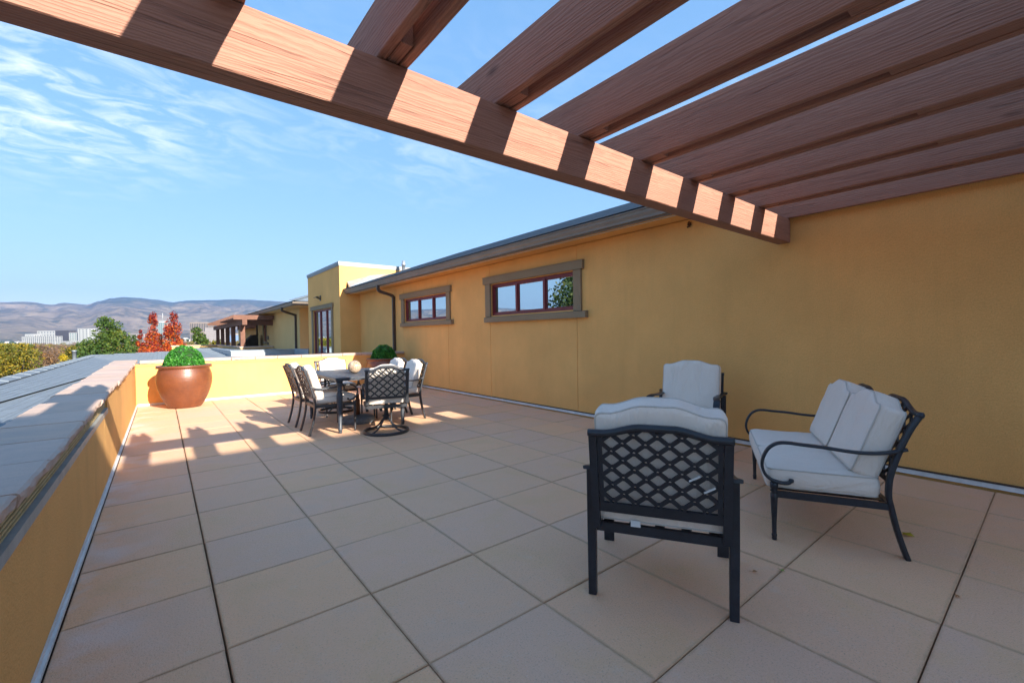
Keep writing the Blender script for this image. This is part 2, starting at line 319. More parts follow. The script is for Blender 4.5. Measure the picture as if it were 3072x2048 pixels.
def smooth_path(pts, n=6):
    P_ = [Vector(p) for p in pts]; o = []
    for i in range(len(P_)-1):
        p0 = P_[max(i-1, 0)]; p1 = P_[i]; p2 = P_[i+1]; p3 = P_[min(i+2, len(P_)-1)]
        for k in range(n):
            t = k/n; o.append(.5*((2*p1)+(-p0+p2)*t+(2*p0-5*p1+4*p2-p3)*t*t+(-p0+3*p1-3*p2+p3)*t**3))
    return o+[P_[-1]]

WX, LX, EY = 5.11, -.40, 11.10        # building wall, left parapet face, end parapet face
def capz(y): return .795+.0105*(y-2)  # top of the left coping

# ------------------------------------------------------------------ ground, mountains, haze
gp = MB(); gp.add([(-30000, -3000, -9.6), (30000, -3000, -9.6), (30000, 30000, -9.6), (-30000, 30000, -9.6)], [(0, 1, 2, 3)])
tag(gp.build('ground', 'ground'), kind='structure')

SIL = [(0, 906), (80, 905), (157, 914), (188, 908), (220, 910), (258, 914), (300, 903), (330, 895), (372, 891), (420, 894), (470, 899), (520, 907), (545, 903), (580, 901), (640, 900), (700, 898), (740, 899), (800, 902), (860, 905), (920, 910)]
def azel(px, py):
    d = vF+vR*((px-1536)/FPX)-vU*((py-1024)/FPX); return math.atan2(d.x, d.y), d.z/math.hypot(d.x, d.y)
SA = [azel(*p) for p in SIL]
def sil(az):
    if az <= SA[0][0]: b = SA[0][1]; return b+.010*mnoise.noise(Vector((az*6, 3, 1)))*min(1, (SA[0][0]-az)*6)
    if az >= SA[-1][0]: b = SA[-1][1]; return b+.012*mnoise.noise(Vector((az*5, 7, 2)))*min(1, (az-SA[-1][0])*6)
    for (a0, e0), (a1, e1) in zip(SA, SA[1:]):
        if az <= a1:
            t = (az-a0)/(a1-a0); t = t*t*(3-2*t); return e0+(e1-e0)*t
NA, NR = 620, 110
vs_ = []; fs = []
for i in range(NA):
    az = R(-62)+R(175)*i/(NA-1); e = sil(az)
    for j in range(NR):
        t = j/(NR-1); r = 4300+7400*t
        q = Vector((r*math.sin(az), r*math.cos(az), 0))
        warp = mnoise.noise(q*.00045)*900
        rid = 1-abs(mnoise.noise(Vector((q.x*.00075+warp*.0006, q.y*.00055, 3.1))))*2
        rid2 = 1-abs(mnoise.noise(Vector((q.x*.0019, q.y*.0015, 9.1))))*2
        fb = mnoise.fractal(q*.0011, 1.0, 2.1, 5)
        base = t**1.25
        if t > .90: base = .90**1.25+(t-.9)*.6
        h = base*(1+.50*(rid-.5)*(1.05-t)*2.2+.30*(rid2-.5)*(1.05-t*.9)+.22*fb*(1.05-t))
        h *= 11000*e
        lim = (e*(.985 if t < .84 else 1.0)+.0006*mnoise.noise(Vector((az*90, 1, 1))))*r+CAMH
        if t > .84: h = max(h, lim-abs(t-.9)*900)
        z = min(h*1.05-20, lim)
        if t < .06: z = -12+(z+12)*t/.06
        vs_.append((q.x, q.y, max(z, -12)))
for i in range(NA-1):
    for j in range(NR-1):
        a = i*NR+j; fs.append((a, a+NR, a+NR+1, a+1))
mt = MB(); mt.add(vs_, fs, True); tag(mt.build('mountains', 'mountain'), kind='structure')
s = NT('haze_air'); s.N.remove(s.b); pv = s.N.new('ShaderNodeVolumePrincipled'); pv.inputs['Density'].default_value = 6.0e-5; pv.inputs['Color'].default_value = (.32, .55, 1, 1); pv.inputs['Anisotropy'].default_value = .2
s.L.new(pv.outputs[0], s.N['Material Output'].inputs['Volume'])
hz = MB(); hz.box(-14500, 14500, -2900, 14500, -11, 1250); tag(hz.build('haze', 'haze_air'), kind='stuff')

# ------------------------------------------------------------------ city
def city_block(name, px0, px1, pyt, pyb, depth, label, skin='city_white', glass='city_glass', nx=10, nz=6, bar=.35, yaw=0, deep=25, floor_bar=.45):
    c = at((px0+px1)/2, (pyt+pyb)/2, depth); top = at((px0+px1)/2, pyt, depth).z; wdt = (px1-px0)/FPX*depth*.97
    base = -9.6; face = math.atan2(vF.x, vF.y)
    o = empty(name, (c.x, c.y, base), -face+yaw, label, 'building', 'city buildings below the foothills'); H = top-base
    a = MB(); a.box(-wdt/2, wdt/2, 0, deep, 0, H-.6); a.build('window_glass', glass, o)
    zb = max(0, at(px0, pyb, depth).z-base-12)
    f = MB(); cw = wdt/nx; ch = (H-zb)/nz
    for side in (0, 1, 2):
        ln, n_ = (wdt, nx) if side == 0 else (deep, max(2, int(deep/cw)))
        c2 = ln/n_
        for k in range(n_+1):
            x = -ln/2+k*c2; hw = c2*bar/2
            if side == 0: f.box(max(x-hw, -ln/2-.4), min(x+hw, ln/2+.4), -.9, .3, 0, H)
            else:
                X = -wdt/2 if side == 1 else wdt/2; f.box(X-.5, X+.5, max(0, deep/2+x-hw), min(deep, deep/2+x+hw), 0, H)
        for k in range(nz+1):
            z = zb+k*ch; hh = ch*floor_bar/2
            if side == 0: f.box(-ln/2, ln/2, -.75, .2, max(0, z-hh), min(H+.3, z+hh))
            else:
                X = -wdt/2 if side == 1 else wdt/2; f.box(X-.4, X+.4, 0, deep, max(0, z-hh), min(H+.3, z+hh))
    f.box(-wdt/2-.5, wdt/2+.5, -1, deep+.5, H-.5, H+.8)
    if zb > 3: f.box(-wdt/2-.3, wdt/2+.3, -.8, deep, 0, zb)
    f.build('facade', skin, o); return o
CA = lambda x: x/4.9
CY = lambda y: 890+y/4.9
city_block('office_building', CA(320), CA(815), CY(585), CY(720), 1500, 'long white six storey building with rows of square windows, left of the city', nx=16, nz=6, bar=.38, floor_bar=.42)
city_block('office_building', CA(370), CA(502), CY(550), CY(600), 1530, 'small white rooftop block rising over the left end of the long building', nx=4, nz=2, bar=.7, floor_bar=.7)
city_block('office_building', CA(262), CA(322), CY(660), CY(720), 1490, 'low white wing at the far left end of the long building', nx=4, nz=3)
city_block('office_building', CA(820), CA(1112), CY(655), CY(730), 1480, 'low white wing with two rows of windows under the dark tower', nx=12, nz=4, bar=.45, floor_bar=.5)
city_block('office_building', CA(548), CA(815), CY(503), CY(585), 1620, 'plain white block with three window bays behind the long building', skin='city_white', nx=6, nz=3, bar=.62, floor_bar=.6)
city_block('office_tower', CA(815), CA(1016), CY(500), CY(655), 1560, 'dark grey unfinished tower with close vertical ribs', skin='city_dark', glass='city_brown', nx=14, nz=9, bar=.72, floor_bar=.22)
city_block('office_building', CA(1018), CA(1130), CY(530), CY(655), 1560, 'white building with a teal glass strip just right of the dark tower', glass='city_teal', nx=3, nz=6, bar=.35, floor_bar=.6)
city_block('office_building', CA(1146), CA(1300), CY(470), CY(640), 1540, 'white stepped block half hidden by the big green tree, left part', nx=3, nz=7, bar=.62, floor_bar=.6)
city_block('office_building', CA(1390), CA(1470), CY(465), CY(640), 1700, 'white block showing just right of the top of the big green tree', nx=4, nz=7, bar=.5)
city_block('office_building', CA(1905), CA(2125), CY(553), CY(700), 900, 'dark building with horizontal white bands behind the smallest red tree', skin='city_pink', glass='city_dark', nx=2, nz=9, bar=.05, floor_bar=.35)
G = lambda x: 380+x/4.055
GY = lambda y: 890+y/4.055
tw = city_block('glass_tower', G(372), G(440), GY(318), GY(560), 1700, 'teal glass tower with white bands and a spire between two red trees', skin='city_white', glass='city_teal', nx=3, nz=10, bar=.10, floor_bar=.35, deep=30)
hgt = at(G(410), GY(318), 1700).z+9.6
sp = MB(); sp.box(-9, 9, 6, 20, hgt, hgt+9); sp.tube([(2, 12, hgt+8), (2, 12, hgt+38)], 1.3, 6); sp.build('spire', 'city_white', tw)
city_block('office_tower', G(785), G(988), GY(312), GY(520), 1350, 'brown office tower with dark vertical window slots, tallest behind the small green tree', skin='city_brown', nx=11, nz=2, bar=.45, floor_bar=.22, yaw=.25, deep=40)
city_block('hotel_building', G(945), G(1150), GY(378), GY(545), 1150, 'pale pink hotel block with a grid of small windows left of the far pergola', skin='city_pink', nx=12, nz=9, bar=.6, floor_bar=.5, yaw=-.15)
city_block('office_building', G(1310), G(1480), GY(448), GY(545), 1300, 'cream low building seen between the last posts of the far pergola', skin='city_cream', nx=8, nz=3, bar=.7, floor_bar=.7)
city_block('office_building', G(1236), G(1284), GY(470), GY(545), 1100, 'small blue building seen between the posts of the far pergola', skin='city_blue', nx=4, nz=4, bar=.6, floor_bar=.5)

# scattered houses and tree belts at the foot of the hills
hb = MB(); tb = MB(); rr = random.Random(5)
for k in range(900):
    px = rr.uniform(-300, 1000); dep = rr.uniform(2000, 5200); p = at(px, 1024, dep); sz = rr.uniform(6, 13); base = -9.6
    if dep > 4000: base = (dep-4000)*.05-9.6+rr.uniform(0, 25)
    M = Tr(p.x, p.y, base, rr.uniform(0, 3)); hh = rr.uniform(5, 9)+(0 if dep > 4000 else rr.uniform(0, 6))
    hb.box(-sz, sz, -sz*.6, sz*.6, 0, hh, M)
    hb.add([M @ Vector(q) for q in ((-sz, -sz*.6, hh), (sz, -sz*.6, hh), (sz, sz*.6, hh), (-sz, sz*.6, hh), (-sz*.6, 0, hh+4), (sz*.6, 0, hh+4))], [(0, 1, 5, 4), (1, 2, 5), (2, 3, 4, 5), (3, 0, 4)])
tag(hb.build('distant_houses', 'house_mix'), 'scattered pale houses at the foot of the hills beyond the city', 'houses', kind='stuff')
def leaf_mesh(name, centers, sizes, mat, rng, aspect=.6, flat=.0):
    n = len(centers); nrm = rng.normal(size=(n, 3)); nrm[:, 2] += flat; nrm /= np.linalg.norm(nrm, axis=1)[:, None]
    t = np.cross(nrm, rng.normal(size=(n, 3))); t /= np.linalg.norm(t, axis=1)[:, None]; b = np.cross(nrm, t)
    sz = sizes[:, None]; v_ = np.stack([centers-t*sz, centers-b*sz*aspect, centers+t*sz, centers+b*sz*aspect], 1).reshape(-1, 3)
    me = bpy.data.meshes.new(name); me.vertices.add(4*n); me.vertices.foreach_set('co', v_.ravel().astype(np.float32))
    me.loops.add(4*n); me.loops.foreach_set('vertex_index', np.arange(4*n, dtype=np.int32)); me.polygons.add(n)
    me.polygons.foreach_set('loop_start', np.arange(0, 4*n, 4, dtype=np.int32)); me.polygons.foreach_set('loop_total', np.full(n, 4, dtype=np.int32))
    me.materials.append(MATS[mat]); me.update(); me.validate(); return me
def far_belt(name, label, d0, d1, n, hmin, hmax, mat, sz, px0=-350, px1=1050, seed=3, lift=0):
    rng = np.random.default_rng(seed); cs = []; ss = []
    for k in range(n):
        px = rng.uniform(px0, px1); dep = d0+(d1-d0)*rng.uniform()**.8; p = at(px, 1024, dep); h = rng.uniform(hmin, hmax); rad = h*rng.uniform(.35, .55)
        m_ = 110; q = rng.normal(size=(m_, 3)); q /= np.linalg.norm(q, axis=1)[:, None]; q *= rng.uniform(.55, 1, (m_, 1))
        cs.append(np.array([p.x, p.y, -9.6+lift+h*.58])+q*np.array([rad, rad, h*.45])); ss.append(np.full(m_, rad*sz*.62)*rng.uniform(.6, 1.2, m_))
    o = bpy.data.objects.new(name, leaf_mesh(name, np.concatenate(cs), np.concatenate(ss), mat, rng)); link(o); tag(o, label, 'trees', kind='stuff')
far_belt('distant_wood', 'dark belt of far trees between the city and the hills', 1500, 3600, 900, 9, 15, 'leaf_green', .45, seed=3)
far_belt('distant_wood', 'brown and orange autumn wood in front of the white city buildings', 160, 900, 520, 5, 9.2, 'leaf_brown', .30, seed=4)
far_belt('distant_wood', 'yellow green autumn wood filling the valley floor', 150, 800, 260, 5, 9.4, 'leaf_yellowgreen', .30, seed=5)

# ------------------------------------------------------------------ trees
def tree(name, label, px, depth, pyt, wpx, mat, shape='round', n=5000, leaf=.16, seed=1, crown=.6, cat='tree', group='trees beyond the roof', blobs=26, bare=.0, xy=None, top=None, rad=None):
    rng = np.random.default_rng(seed); rr = random.Random(seed)
    if xy is None:
        p = at(px, pyt, depth); top = p.z; x, y = p.x, p.y; rad = wpx/FPX*depth/2
    else: x, y = xy
    base = -9.6; H = top-base; ch = H*crown; z0 = H-ch
    o = empty(name, (x, y, base), rr.uniform(0, 6), label, cat, group)
    bl = []
    for k in range(blobs):
        t = rr.random() if k else .97; a = rr.uniform(0, 6.28)
        if shape == 'round': prof = math.sqrt(max(.02, 1-(2*t-.9)**2)); br = rad*.40
        elif shape == 'cone': prof = (1-t)**.6*.98+.04; br = rad*(.22*(1-t)+.13)*rr.uniform(.8, 1.3)
        else: prof = min(1, (1-t)**.5*1.15)*(.8+.2*math.sin(t*9+seed)); br = rad*(.34*(1-t)+.20)
        q = rr.uniform(.15, 1)**.6*prof*max(0, rad-br*.7)
        bl.append((q*math.cos(a), q*math.sin(a), z0+ch*t*(1-.5*br/ch)-0*br, br*rr.uniform(.75, 1.25)))
    cs = []; ss = []
    wts = np.array([b[3]**2 for b in bl]); wts /= wts.sum()
    for b, w_ in zip(bl, wts):
        m_ = max(20, int(n*w_)); q = rng.normal(size=(m_, 3)); q /= np.linalg.norm(q, axis=1)[:, None]; q *= rng.uniform(.25, 1, (m_, 1))**.5
        q[:, 2] *= .8 if shape != 'column' else 1.5
        cs.append(np.array(b[:3])+q*b[3]); ss.append(leaf*rng.uniform(.6, 1.3, m_))
    c_ = np.concatenate(cs); s_ = np.concatenate(ss); ok = c_[:, 2] < H*1.01
    cr = bpy.data.objects.new('crown', leaf_mesh('crown', c_[ok], s_[ok], mat, rng)); link(cr, o)
    tr_ = MB(); R0 = .16+.012*H
    tr_.tube([(0, 0, 0), (.1, 0, z0*.6), (0, .1, z0+ch*.35), (0, 0, H*.86)], R0, 7, scales=[1.3, .9, .6, .15])
    for b in bl[:18]:
        zb_ = z0*.75+rr.random()*ch*.35; tr_.tube([(0, 0, zb_), (b[0]*.5, b[1]*.5, (zb_+b[2])/2), (b[0], b[1], b[2])], R0*.35, 5, scales=[1, .6, .25])
    tr_.build('trunk', 'bark', o); return o
tree('autumn_tree', 'large yellow green tree at the left edge behind the roof ridge', 40, 62, 1032, 230, 'leaf_yellowgreen', n=9000, leaf=.17, seed=11, crown=.85, blobs=40)
tree('autumn_tree', 'bright golden crown at the far left edge of the photo', -12, 75, 1031, 110, 'leaf_yellow', n=4000, leaf=.17, seed=12, crown=.6)
tree('green_tree', 'small dark green tree in front of the long white building', 84, 110, 1034, 66, 'leaf_green', n=3500, leaf=.22, seed=13, crown=.6)
tree('bare_tree', 'tan and orange thinning tree right of the dark green one', 122, 95, 1037, 90, 'leaf_brown', n=3200, leaf=.17, seed=14, crown=.7)
tree('bare_tree', 'mauve brown nearly bare tree behind the roof ridge', 148, 70, 1052, 90, 'leaf_brown', n=2600, leaf=.12, seed=15, crown=.7)
tree('yellow_tree', 'small bright yellow tree left of the grey vent pipe', 188, 60, 1063, 46, 'leaf_yellow', n=2600, leaf=.11, seed=16, crown=.55)
tree('autumn_tree', 'yellow green tree standing left of the big green pine', 222, 72, 1036, 60, 'leaf_yellowgreen', n=3000, leaf=.14, seed=17, crown=.6)
tree('pine_tree', 'big green pine with an uneven crown, tallest tree on the left', 322, 58, 949, 205, 'leaf_pine', 'cone', n=17000, leaf=.17, seed=18, crown=.80, blobs=120)
tree('pine_tree', 'lower green pine joined to the left flank of the big one', 262, 62, 1022, 110, 'leaf_pine', n=5000, leaf=.15, seed=19, crown=.6)
tree('green_tree', 'dull green tree between the big pine and the red trees', 398, 66, 1005, 60, 'leaf_pine', n=2600, leaf=.15, seed=20, crown=.6)
tree('red_tree', 'smallest and leftmost of the three flame red columnar trees', 420, 46, 986, 42, 'leaf_red', 'column', n=5100, leaf=.082, seed=21, crown=.55, group='red autumn trees')
tree('red_tree', 'middle orange red columnar tree with a pointed tip', 458, 45, 938, 78, 'leaf_red', 'column', n=11050, leaf=.082, seed=22, crown=.62, group='red autumn trees', blobs=34)
tree('red_tree', 'widest red tree with a dark crimson top, right of the other two', 519, 44, 934, 108, 'leaf_red', 'column', n=15300, leaf=.082, seed=23, crown=.62, group='red autumn trees', blobs=40)
tree('red_bush', 'low orange tree spreading under the red columnar trees', 460, 42, 1030, 130, 'leaf_red', n=7650, leaf=.082, seed=24, crown=.5, group='red autumn trees')
tree('green_tree', 'bright olive green tree right of the widest red tree', 590, 50, 978, 78, 'leaf_pine', n=5500, leaf=.13, seed=25, crown=.6)
tree('green_tree', 'low olive bush between the green tree and the far pergola', 650, 55, 1022, 70, 'leaf_yellowgreen', n=2500, leaf=.13, seed=26, crown=.5)
tree('hackberry_tree', 'broad green tree mirrored in the right pane of the nearer window', 0, 0, 0, 0, 'leaf_hackberry', n=15000, leaf=.15, seed=27, crown=.55, xy=(-17.2, 25.2), top=7.0, rad=4.6, blobs=34)

# ------------------------------------------------------------------ terrace building
bld = empty('apartment_building', (WX, 5, 0), 0, 'ochre stucco building along the right side of the terrace with two red framed windows', 'building')
BI = Matrix.Translation((-WX, -5, 0))
def bpart(mb, name, mat, parent=None, kind=None):
    return mb.build(name, mat, parent or bld, BI if parent is None else None, kind)
def wall_grid(xp, ys, zs, holes, grooves, sgn=-1, gd=.008, depth=.09):
    """stucco face in the plane x=xp, holes = [(y0,y1,z0,z1)], grooves = y positions"""
    mb = MB(); Y = sorted(set([ys[0], ys[1]]+[q for h_ in holes for q in h_[:2]]+[q for g_ in grooves for q in (g_-.005, g_+.005)])); Z = sorted(set([zs[0], zs[1]]+[q for h_ in holes for q in h_[2:]]))
    def q(y0, y1, z0, z1, x): mb.add([(x, y0, z0), (x, y1, z0), (x, y1, z1), (x, y0, z1)], [(0, 3, 2, 1)])
    for y0, y1 in zip(Y, Y[1:]):
        gr = any(y0 >= g_-.0051 and y1 <= g_+.0051 for g_ in grooves)
        for z0, z1 in zip(Z, Z[1:]):
            if any(y0 >= h_[0]-1e-6 and y1 <= h_[1]+1e-6 and z0 >= h_[2]-1e-6 and z1 <= h_[3]+1e-6 for h_ in holes): continue
            q(y0, y1, z0, z1, xp+(gd if gr else 0))
        if gr:
            for y in (y0, y1): mb.add([(xp, y, zs[0]), (xp+gd, y, zs[0]), (xp+gd, y, zs[1]), (xp, y, zs[1])], [(0, 1, 2, 3)])
    for (y0, y1, z0, z1) in holes:
        mb.add([(xp, y0, z0), (xp, y1, z0), (xp, y1, z1), (xp, y0, z1), (xp+depth, y0, z0), (xp+depth, y1, z0), (xp+depth, y1, z1), (xp+depth, y0, z1)], [(0, 1, 5, 4), (1, 2, 6, 5), (2, 3, 7, 6), (3, 0, 4, 7)])
    return mb
W1 = (4.80, 7.05, 1.66, 2.27); W2 = (8.75, 10.99, 1.665, 2.255)
mb = wall_grid(WX, (-1.3, 14.358), (-9.6, 2.665), [W1, W2], [4.79-.03, 7.085, 8.72, 11.06]); mb.box(WX+.13, WX+.3, -1.3, 14.35, -9.6, 2.66); bpart(mb, 'wall', 'stucco')
mb = MB(); mb.box(WX+.001, WX+.3, -1.3, 2.33, 2.667, 3.3); bpart(mb, 'upper_wall', 'stucco')
mb = MB(); mb.box(WX-.022, WX-.001, -1.29, EY-.005, .020, .050); mb.box(WX-.026, WX-.022, -1.29, EY-.005, .016, .022); bpart(mb, 'base_strip', 'white_strip')
mb = MB(); mb.box(WX-.012, WX-.0005, -1.29, EY-.005, .052, .066); bpart(mb, 'base_gap', 'dark_gap')
def window(parent, M, w, z0, z1, npane, sill=True, midrail=None, hw=.155, hh=.14, door=False):
    """local frame: x along the wall, y outwards; centred on x=0"""
    fr = MB(); d = -.055; b = .045
    fr.box(-w/2, w/2, d-.03, d+.02, z1-b, z1); fr.box(-w/2, w/2, d-.03, d+.02, z0, z0+b)
    pw = w/npane
    for k in range(npane+1):
        x = -w/2+k*pw; hwid = .026 if 0 < k < npane else .04
        fr.box(max(x-hwid, -w/2), min(x+hwid, w/2), d-.03, d+.022, z0+b, z1-b)
    win = fr.build('door' if door else 'window', 'red_frame', parent, M)
    for k in range(npane):
        x0 = -w/2+k*pw+(.04 if k == 0 else .026); x1 = -w/2+(k+1)*pw-(.04 if k == npane-1 else .026)
        sm = MB(); t_ = .022
        for (a, b_, c, e) in ((x0, x0+t_, z0+b, z1-b), (x1-t_, x1, z0+b, z1-b), (x0+t_, x1-t_, z0+b, z0+b+t_), (x0+t_, x1-t_, z1-b-t_, z1-b)): sm.box(a, b_, d-.03, d+.003, c, e)
        if midrail: sm.box(x0+t_, x1-t_, d-.03, d+.003, midrail-.03, midrail+.03)
        sm.build('sash', 'red_frame', win)
        g_ = MB(); g_.box(x0+t_*.5, x1-t_*.5, d-.024, d-.014, z0+b+.005, z1-b-.005); g_.build('pane', 'glass', win)
    cs = MB(); cs.box(-w/2-hw-.05, w/2+hw+.05, 0, .055, z1+.012, z1+hh, ch=0); cs.box(-w/2-hw-.055, w/2+hw+.055, 0, .062, z1+hh, z1+hh+.012); cs.build('lintel', 'trim', win)
    for sx_ in (-1, 1):
        j = MB(); a, b_ = sorted((sx_*(w/2-.004), sx_*(w/2+hw))); j.box(a, b_, 0, .036, (z0-.02 if sill else z0), z1+.012); j.build('jamb', 'trim', win)
    if sill:
        sl = MB(); sl.add([(-w/2-hw-.12, 0, z0-.13), (w/2+hw, 0, z0-.13), (w/2+hw, .07, z0-.13), (-w/2-hw-.12, .07, z0-.13), (-w/2-hw-.12, 0, z0-.02), (w/2+hw, 0, z0-.02), (w/2+hw, .07, z0-.035), (-w/2-hw-.12, .07, z0-.035)],
               [(3, 2, 1, 0), (4, 5, 6, 7), (0, 1, 5, 4), (1, 2, 6, 5), (2, 3, 7, 6), (3, 0, 4, 7)]); sl.build('sill', 'trim', win)
    return win
def wallM(x, y, parent_inv): return parent_inv @ Matrix.Translation((x, y, 0)) @ Matrix.Rotation(R(90), 4, 'Z')   # local y -> -X, local x -> +Y
window(bld, wallM(WX, (W1[0]+W1[1])/2, BI), W1[1]-W1[0], W1[2], W1[3], 3)
window(bld, wallM(WX, (W2[0]+W2[1])/2, BI), W2[1]-W2[0], W2[2], W2[3], 3)
# eaves
mb = MB(); mb.add([(4.70, 2.35, 2.672), (5.108, 2.35, 2.672), (5.108, 14.355, 2.672), (4.70, 14.355, 2.672), (4.70, 2.35, 2.69), (5.4, 2.35, 2.69), (5.4, 14.355, 2.69), (4.70, 14.355, 2.69)], [(0, 1, 2, 3), (4, 7, 6, 5), (0, 4, 5, 1), (3, 2, 6, 7)]); bpart(mb, 'soffit', 'stucco')
mb = MB(); mb.box(4.79, 4.805, 2.36, 14.35, 2.664, 2.6715); bpart(mb, 'soffit_vent', 'white_strip')
mb = MB(); mb.box(4.682, 4.70, 2.35, 14.35, 2.655, 2.81); bpart(mb, 'fascia', 'gutter')
def gutter_mb(x0, y0, y1, zt, axis='y'):
    pr = [(.0, 0), (-.010, -.004), (-.010, -.018), (.004, -.026), (.010, -.060), (.030, -.095), (.034, -.125), (.082, -.125), (.082, -.012), (.078, -.012), (.078, -.120), (.038, -.120), (.034, -.093), (.015, -.060), (.008, -.030), (.000, -.018)]
    mb = MB(); n = len(pr); vs_ = []
    for y in (y0, y1):
        for a, b in pr: vs_.append((x0+a, y, zt+b) if axis == 'y' else (y, x0+a, zt+b))
    fs = [(i, (i+1) % n, n+(i+1) % n, n+i) for i in range(n)]+[tuple(range(n-1, -1, -1)), tuple(range(n, 2*n))]
    return mb.add(vs_, fs)
gm = gutter_mb(4.60, 2.36, 14.35, 2.80); gm.box(4.60, 4.68, 2.352, 2.36, 2.675, 2.80)
bpart(gm, 'gutter', 'gutter')
rf = MB(); sl = .37
for k in range(30):
    x0 = 4.575+k*.145; x1 = x0+.15; z0 = 2.822+(x0-4.6)*sl; rf.add([(x0, 2.33, z0+.008), (x1, 2.33, z0+.002+.15*sl), (x1, 14.358, z0+.002+.15*sl), (x0, 14.358, z0+.008), (x0, 2.33, z0-.006), (x0, 14.358, z0-.006)], [(0, 1, 2, 3), (4, 0, 3, 5)])
rf.add([(4.60, 2.34, 2.80), (9, 2.34, 2.80+4.4*sl), (9, 14.355, 2.80+4.4*sl), (4.60, 14.355, 2.80), (13, 2.34, 2.8), (13, 14.355, 2.8)], [(3, 2, 1, 0), (1, 2, 5, 4), (0, 1, 4), (3, 5, 2)])
bpart(rf, 'roof', 'shingle')
fl = MB(); fl.add([(4.70, 14.20, 2.86), (5.45, 14.20, 3.14), (6.2, 14.20, 3.42), (6.2, 14.35, 3.42), (4.70, 14.35, 2.86), (4.70, 14.33, 3.06), (5.45, 14.33, 3.31), (6.0, 14.33, 3.40), (4.70, 14.05, 2.86)], [(8, 1, 6, 5), (8, 5, 4), (1, 2, 7, 6), (0, 4, 5)]); bpart(fl, 'flashing', 'galvanised')
vp = MB(); vp.lathe([(.055, 0), (.055, .30), (.07, .30), (.07, .36), (.055, .38), (.055, .46), (.045, .46), (.045, 0)], 14, (6.5, 14.0, 3.38)); bpart(vp, 'vent_pipe', 'galvanised')
def downspout(parent, pts, M, r=(.038, .028), mat='brown_metal'):
    d = MB(); d.sweep(smooth_path(pts, 3), [(-r[0], -r[1]), (r[0], -r[1]), (r[0], r[1]), (-r[0], r[1])], up=(0, 1, .01), smooth=False); return d.build('downspout', mat, parent, M)
downspout(bld, [(4.65, 11.65, 2.68), (4.65, 11.65, 2.60), (4.67, 11.65, 2.54), (4.74, 11.64, 2.50), (4.98, 11.61, 2.43), (5.055, 11.60, 2.38), (5.065, 11.60, 2.30), (5.065, 11.60, 1.5), (5.065, 11.60, .3), (5.065, 11.60, -.4)], BI)
# tower with glazed door
TX = 4.47
D1 = (15.22, 17.50, .12, 2.27)
mb = wall_grid(TX, (14.36, 18.2), (-9.6, 3.60), [D1], [], depth=.09); mb.box(TX+.13, 9, 14.37, 18.19, -9.6, 3.59)
mb.add([(TX, 14.36, -9.6), (9.2, 14.36, -9.6), (9.2, 14.36, 3.6), (TX, 14.36, 3.6), (TX, 18.2, -9.6), (9.2, 18.2, -9.6), (9.2, 18.2, 3.6), (TX, 18.2, 3.6)], [(0, 1, 2, 3), (5, 4, 7, 6), (1, 5, 6, 2), (3, 2, 6, 7)]); bpart(mb, 'tower_wall', 'stucco')
mb = MB(); mb.box(TX-.03, 9.23, 14.33, 14.375, 3.602, 3.69); mb.box(TX-.03, TX+.02, 14.376, 18.23, 3.602, 3.69); mb.box(TX-.018, 9.215, 14.342, 14.3595, 3.56, 3.601); mb.box(TX-.018, TX-.0005, 14.36, 18.22, 3.56, 3.601); bpart(mb, 'coping', 'cap_metal')
window(bld, wallM(TX, (D1[0]+D1[1])/2, BI), D1[1]-D1[0], D1[2], D1[3], 3, sill=False, midrail=.72, door=True)
def wall_lamp(parent, x, y, z, inv, sc=1):
    o = MB(); o.box(x-.02, x-.001, y-.05*sc, y+.05*sc, z-.06*sc, z+.09*sc); o.sweep([(x-.02, y, z+.05*sc), (x-.10*sc, y, z+.06*sc), (x-.17*sc, y, z+.02*sc)], [(-.09*sc, -.006), (.09*sc, -.006), (.09*sc, .006), (-.09*sc, .006)], scales=[.5, 1, 1.2], smooth=False)
    o.sweep([(x-.02, y, z-.01), (x-.11*sc, y, z+.035*sc)], [(-.04*sc, -.02), (.04*sc, -.02), (.04*sc, .02), (-.04*sc, .02)], smooth=False)
    return o.build('wall_lamp', 'lamp_bronze', parent, inv)
wall_lamp(bld, TX, 16.5, 2.66, BI, 1.25)
# unseen south wing behind camera, shaped to shade the terrace but admit sky light
mb = MB(); mb.box(1.1, 9.5, -15, -8.05, -9.6, 6.28); mb.box(1.0, 9.6, -15.1, -8.0, 6.281, 6.38); bpart(mb, 'unseen_south_wing', 'stucco')
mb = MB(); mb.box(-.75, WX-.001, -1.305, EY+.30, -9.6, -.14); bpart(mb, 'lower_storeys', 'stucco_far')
# lower roofs west and north of the terrace
def surf(mb, quad, nu, nv, step=.012, jit=0.0):
    """bilinear quad (a,b,c,d) covered by nu stepped shingle courses running a->b"""
    a, b, c, d = [Vector(q) for q in quad]
    for i in range(nv):
        t0 = i/nv; t1 = (i+1)/nv
        p0 = a.lerp(d, t0); p1 = b.lerp(c, t0); q0 = a.lerp(d, t1); q1 = b.lerp(c, t1)
        up = Vector((0, 0, step)); wob = [Vector((0, 0, 0))]*2
        for k in range(nu):
            u0 = k/nu; u1 = (k+1)/nu
            A = p0.lerp(p1, u0); B = p0.lerp(p1, u1); C_ = q0.lerp(q1, u1); D_ = q0.lerp(q1, u0)
            mb.add([A, B, C_+up, D_+up, C_, D_], [(0, 1, 2, 3), (3, 2, 4, 5)])
lr = MB()
r0 = (-2.05, 2.0, .60); r1 = (-2.46, 26.8, .60); k0 = (-2.03, 2.2, .565); k1 = (-1.73, 9.1, .50); k2 = (-1.27, 13.8, .50); k3 = (-.76, 19.2, .50)
surf(lr, (r0, r1, (-.6, 21.0, .50), k0), 40, 9, .004)
lrm = lr; bpart(lrm, 'lower_roof', 'shingle')
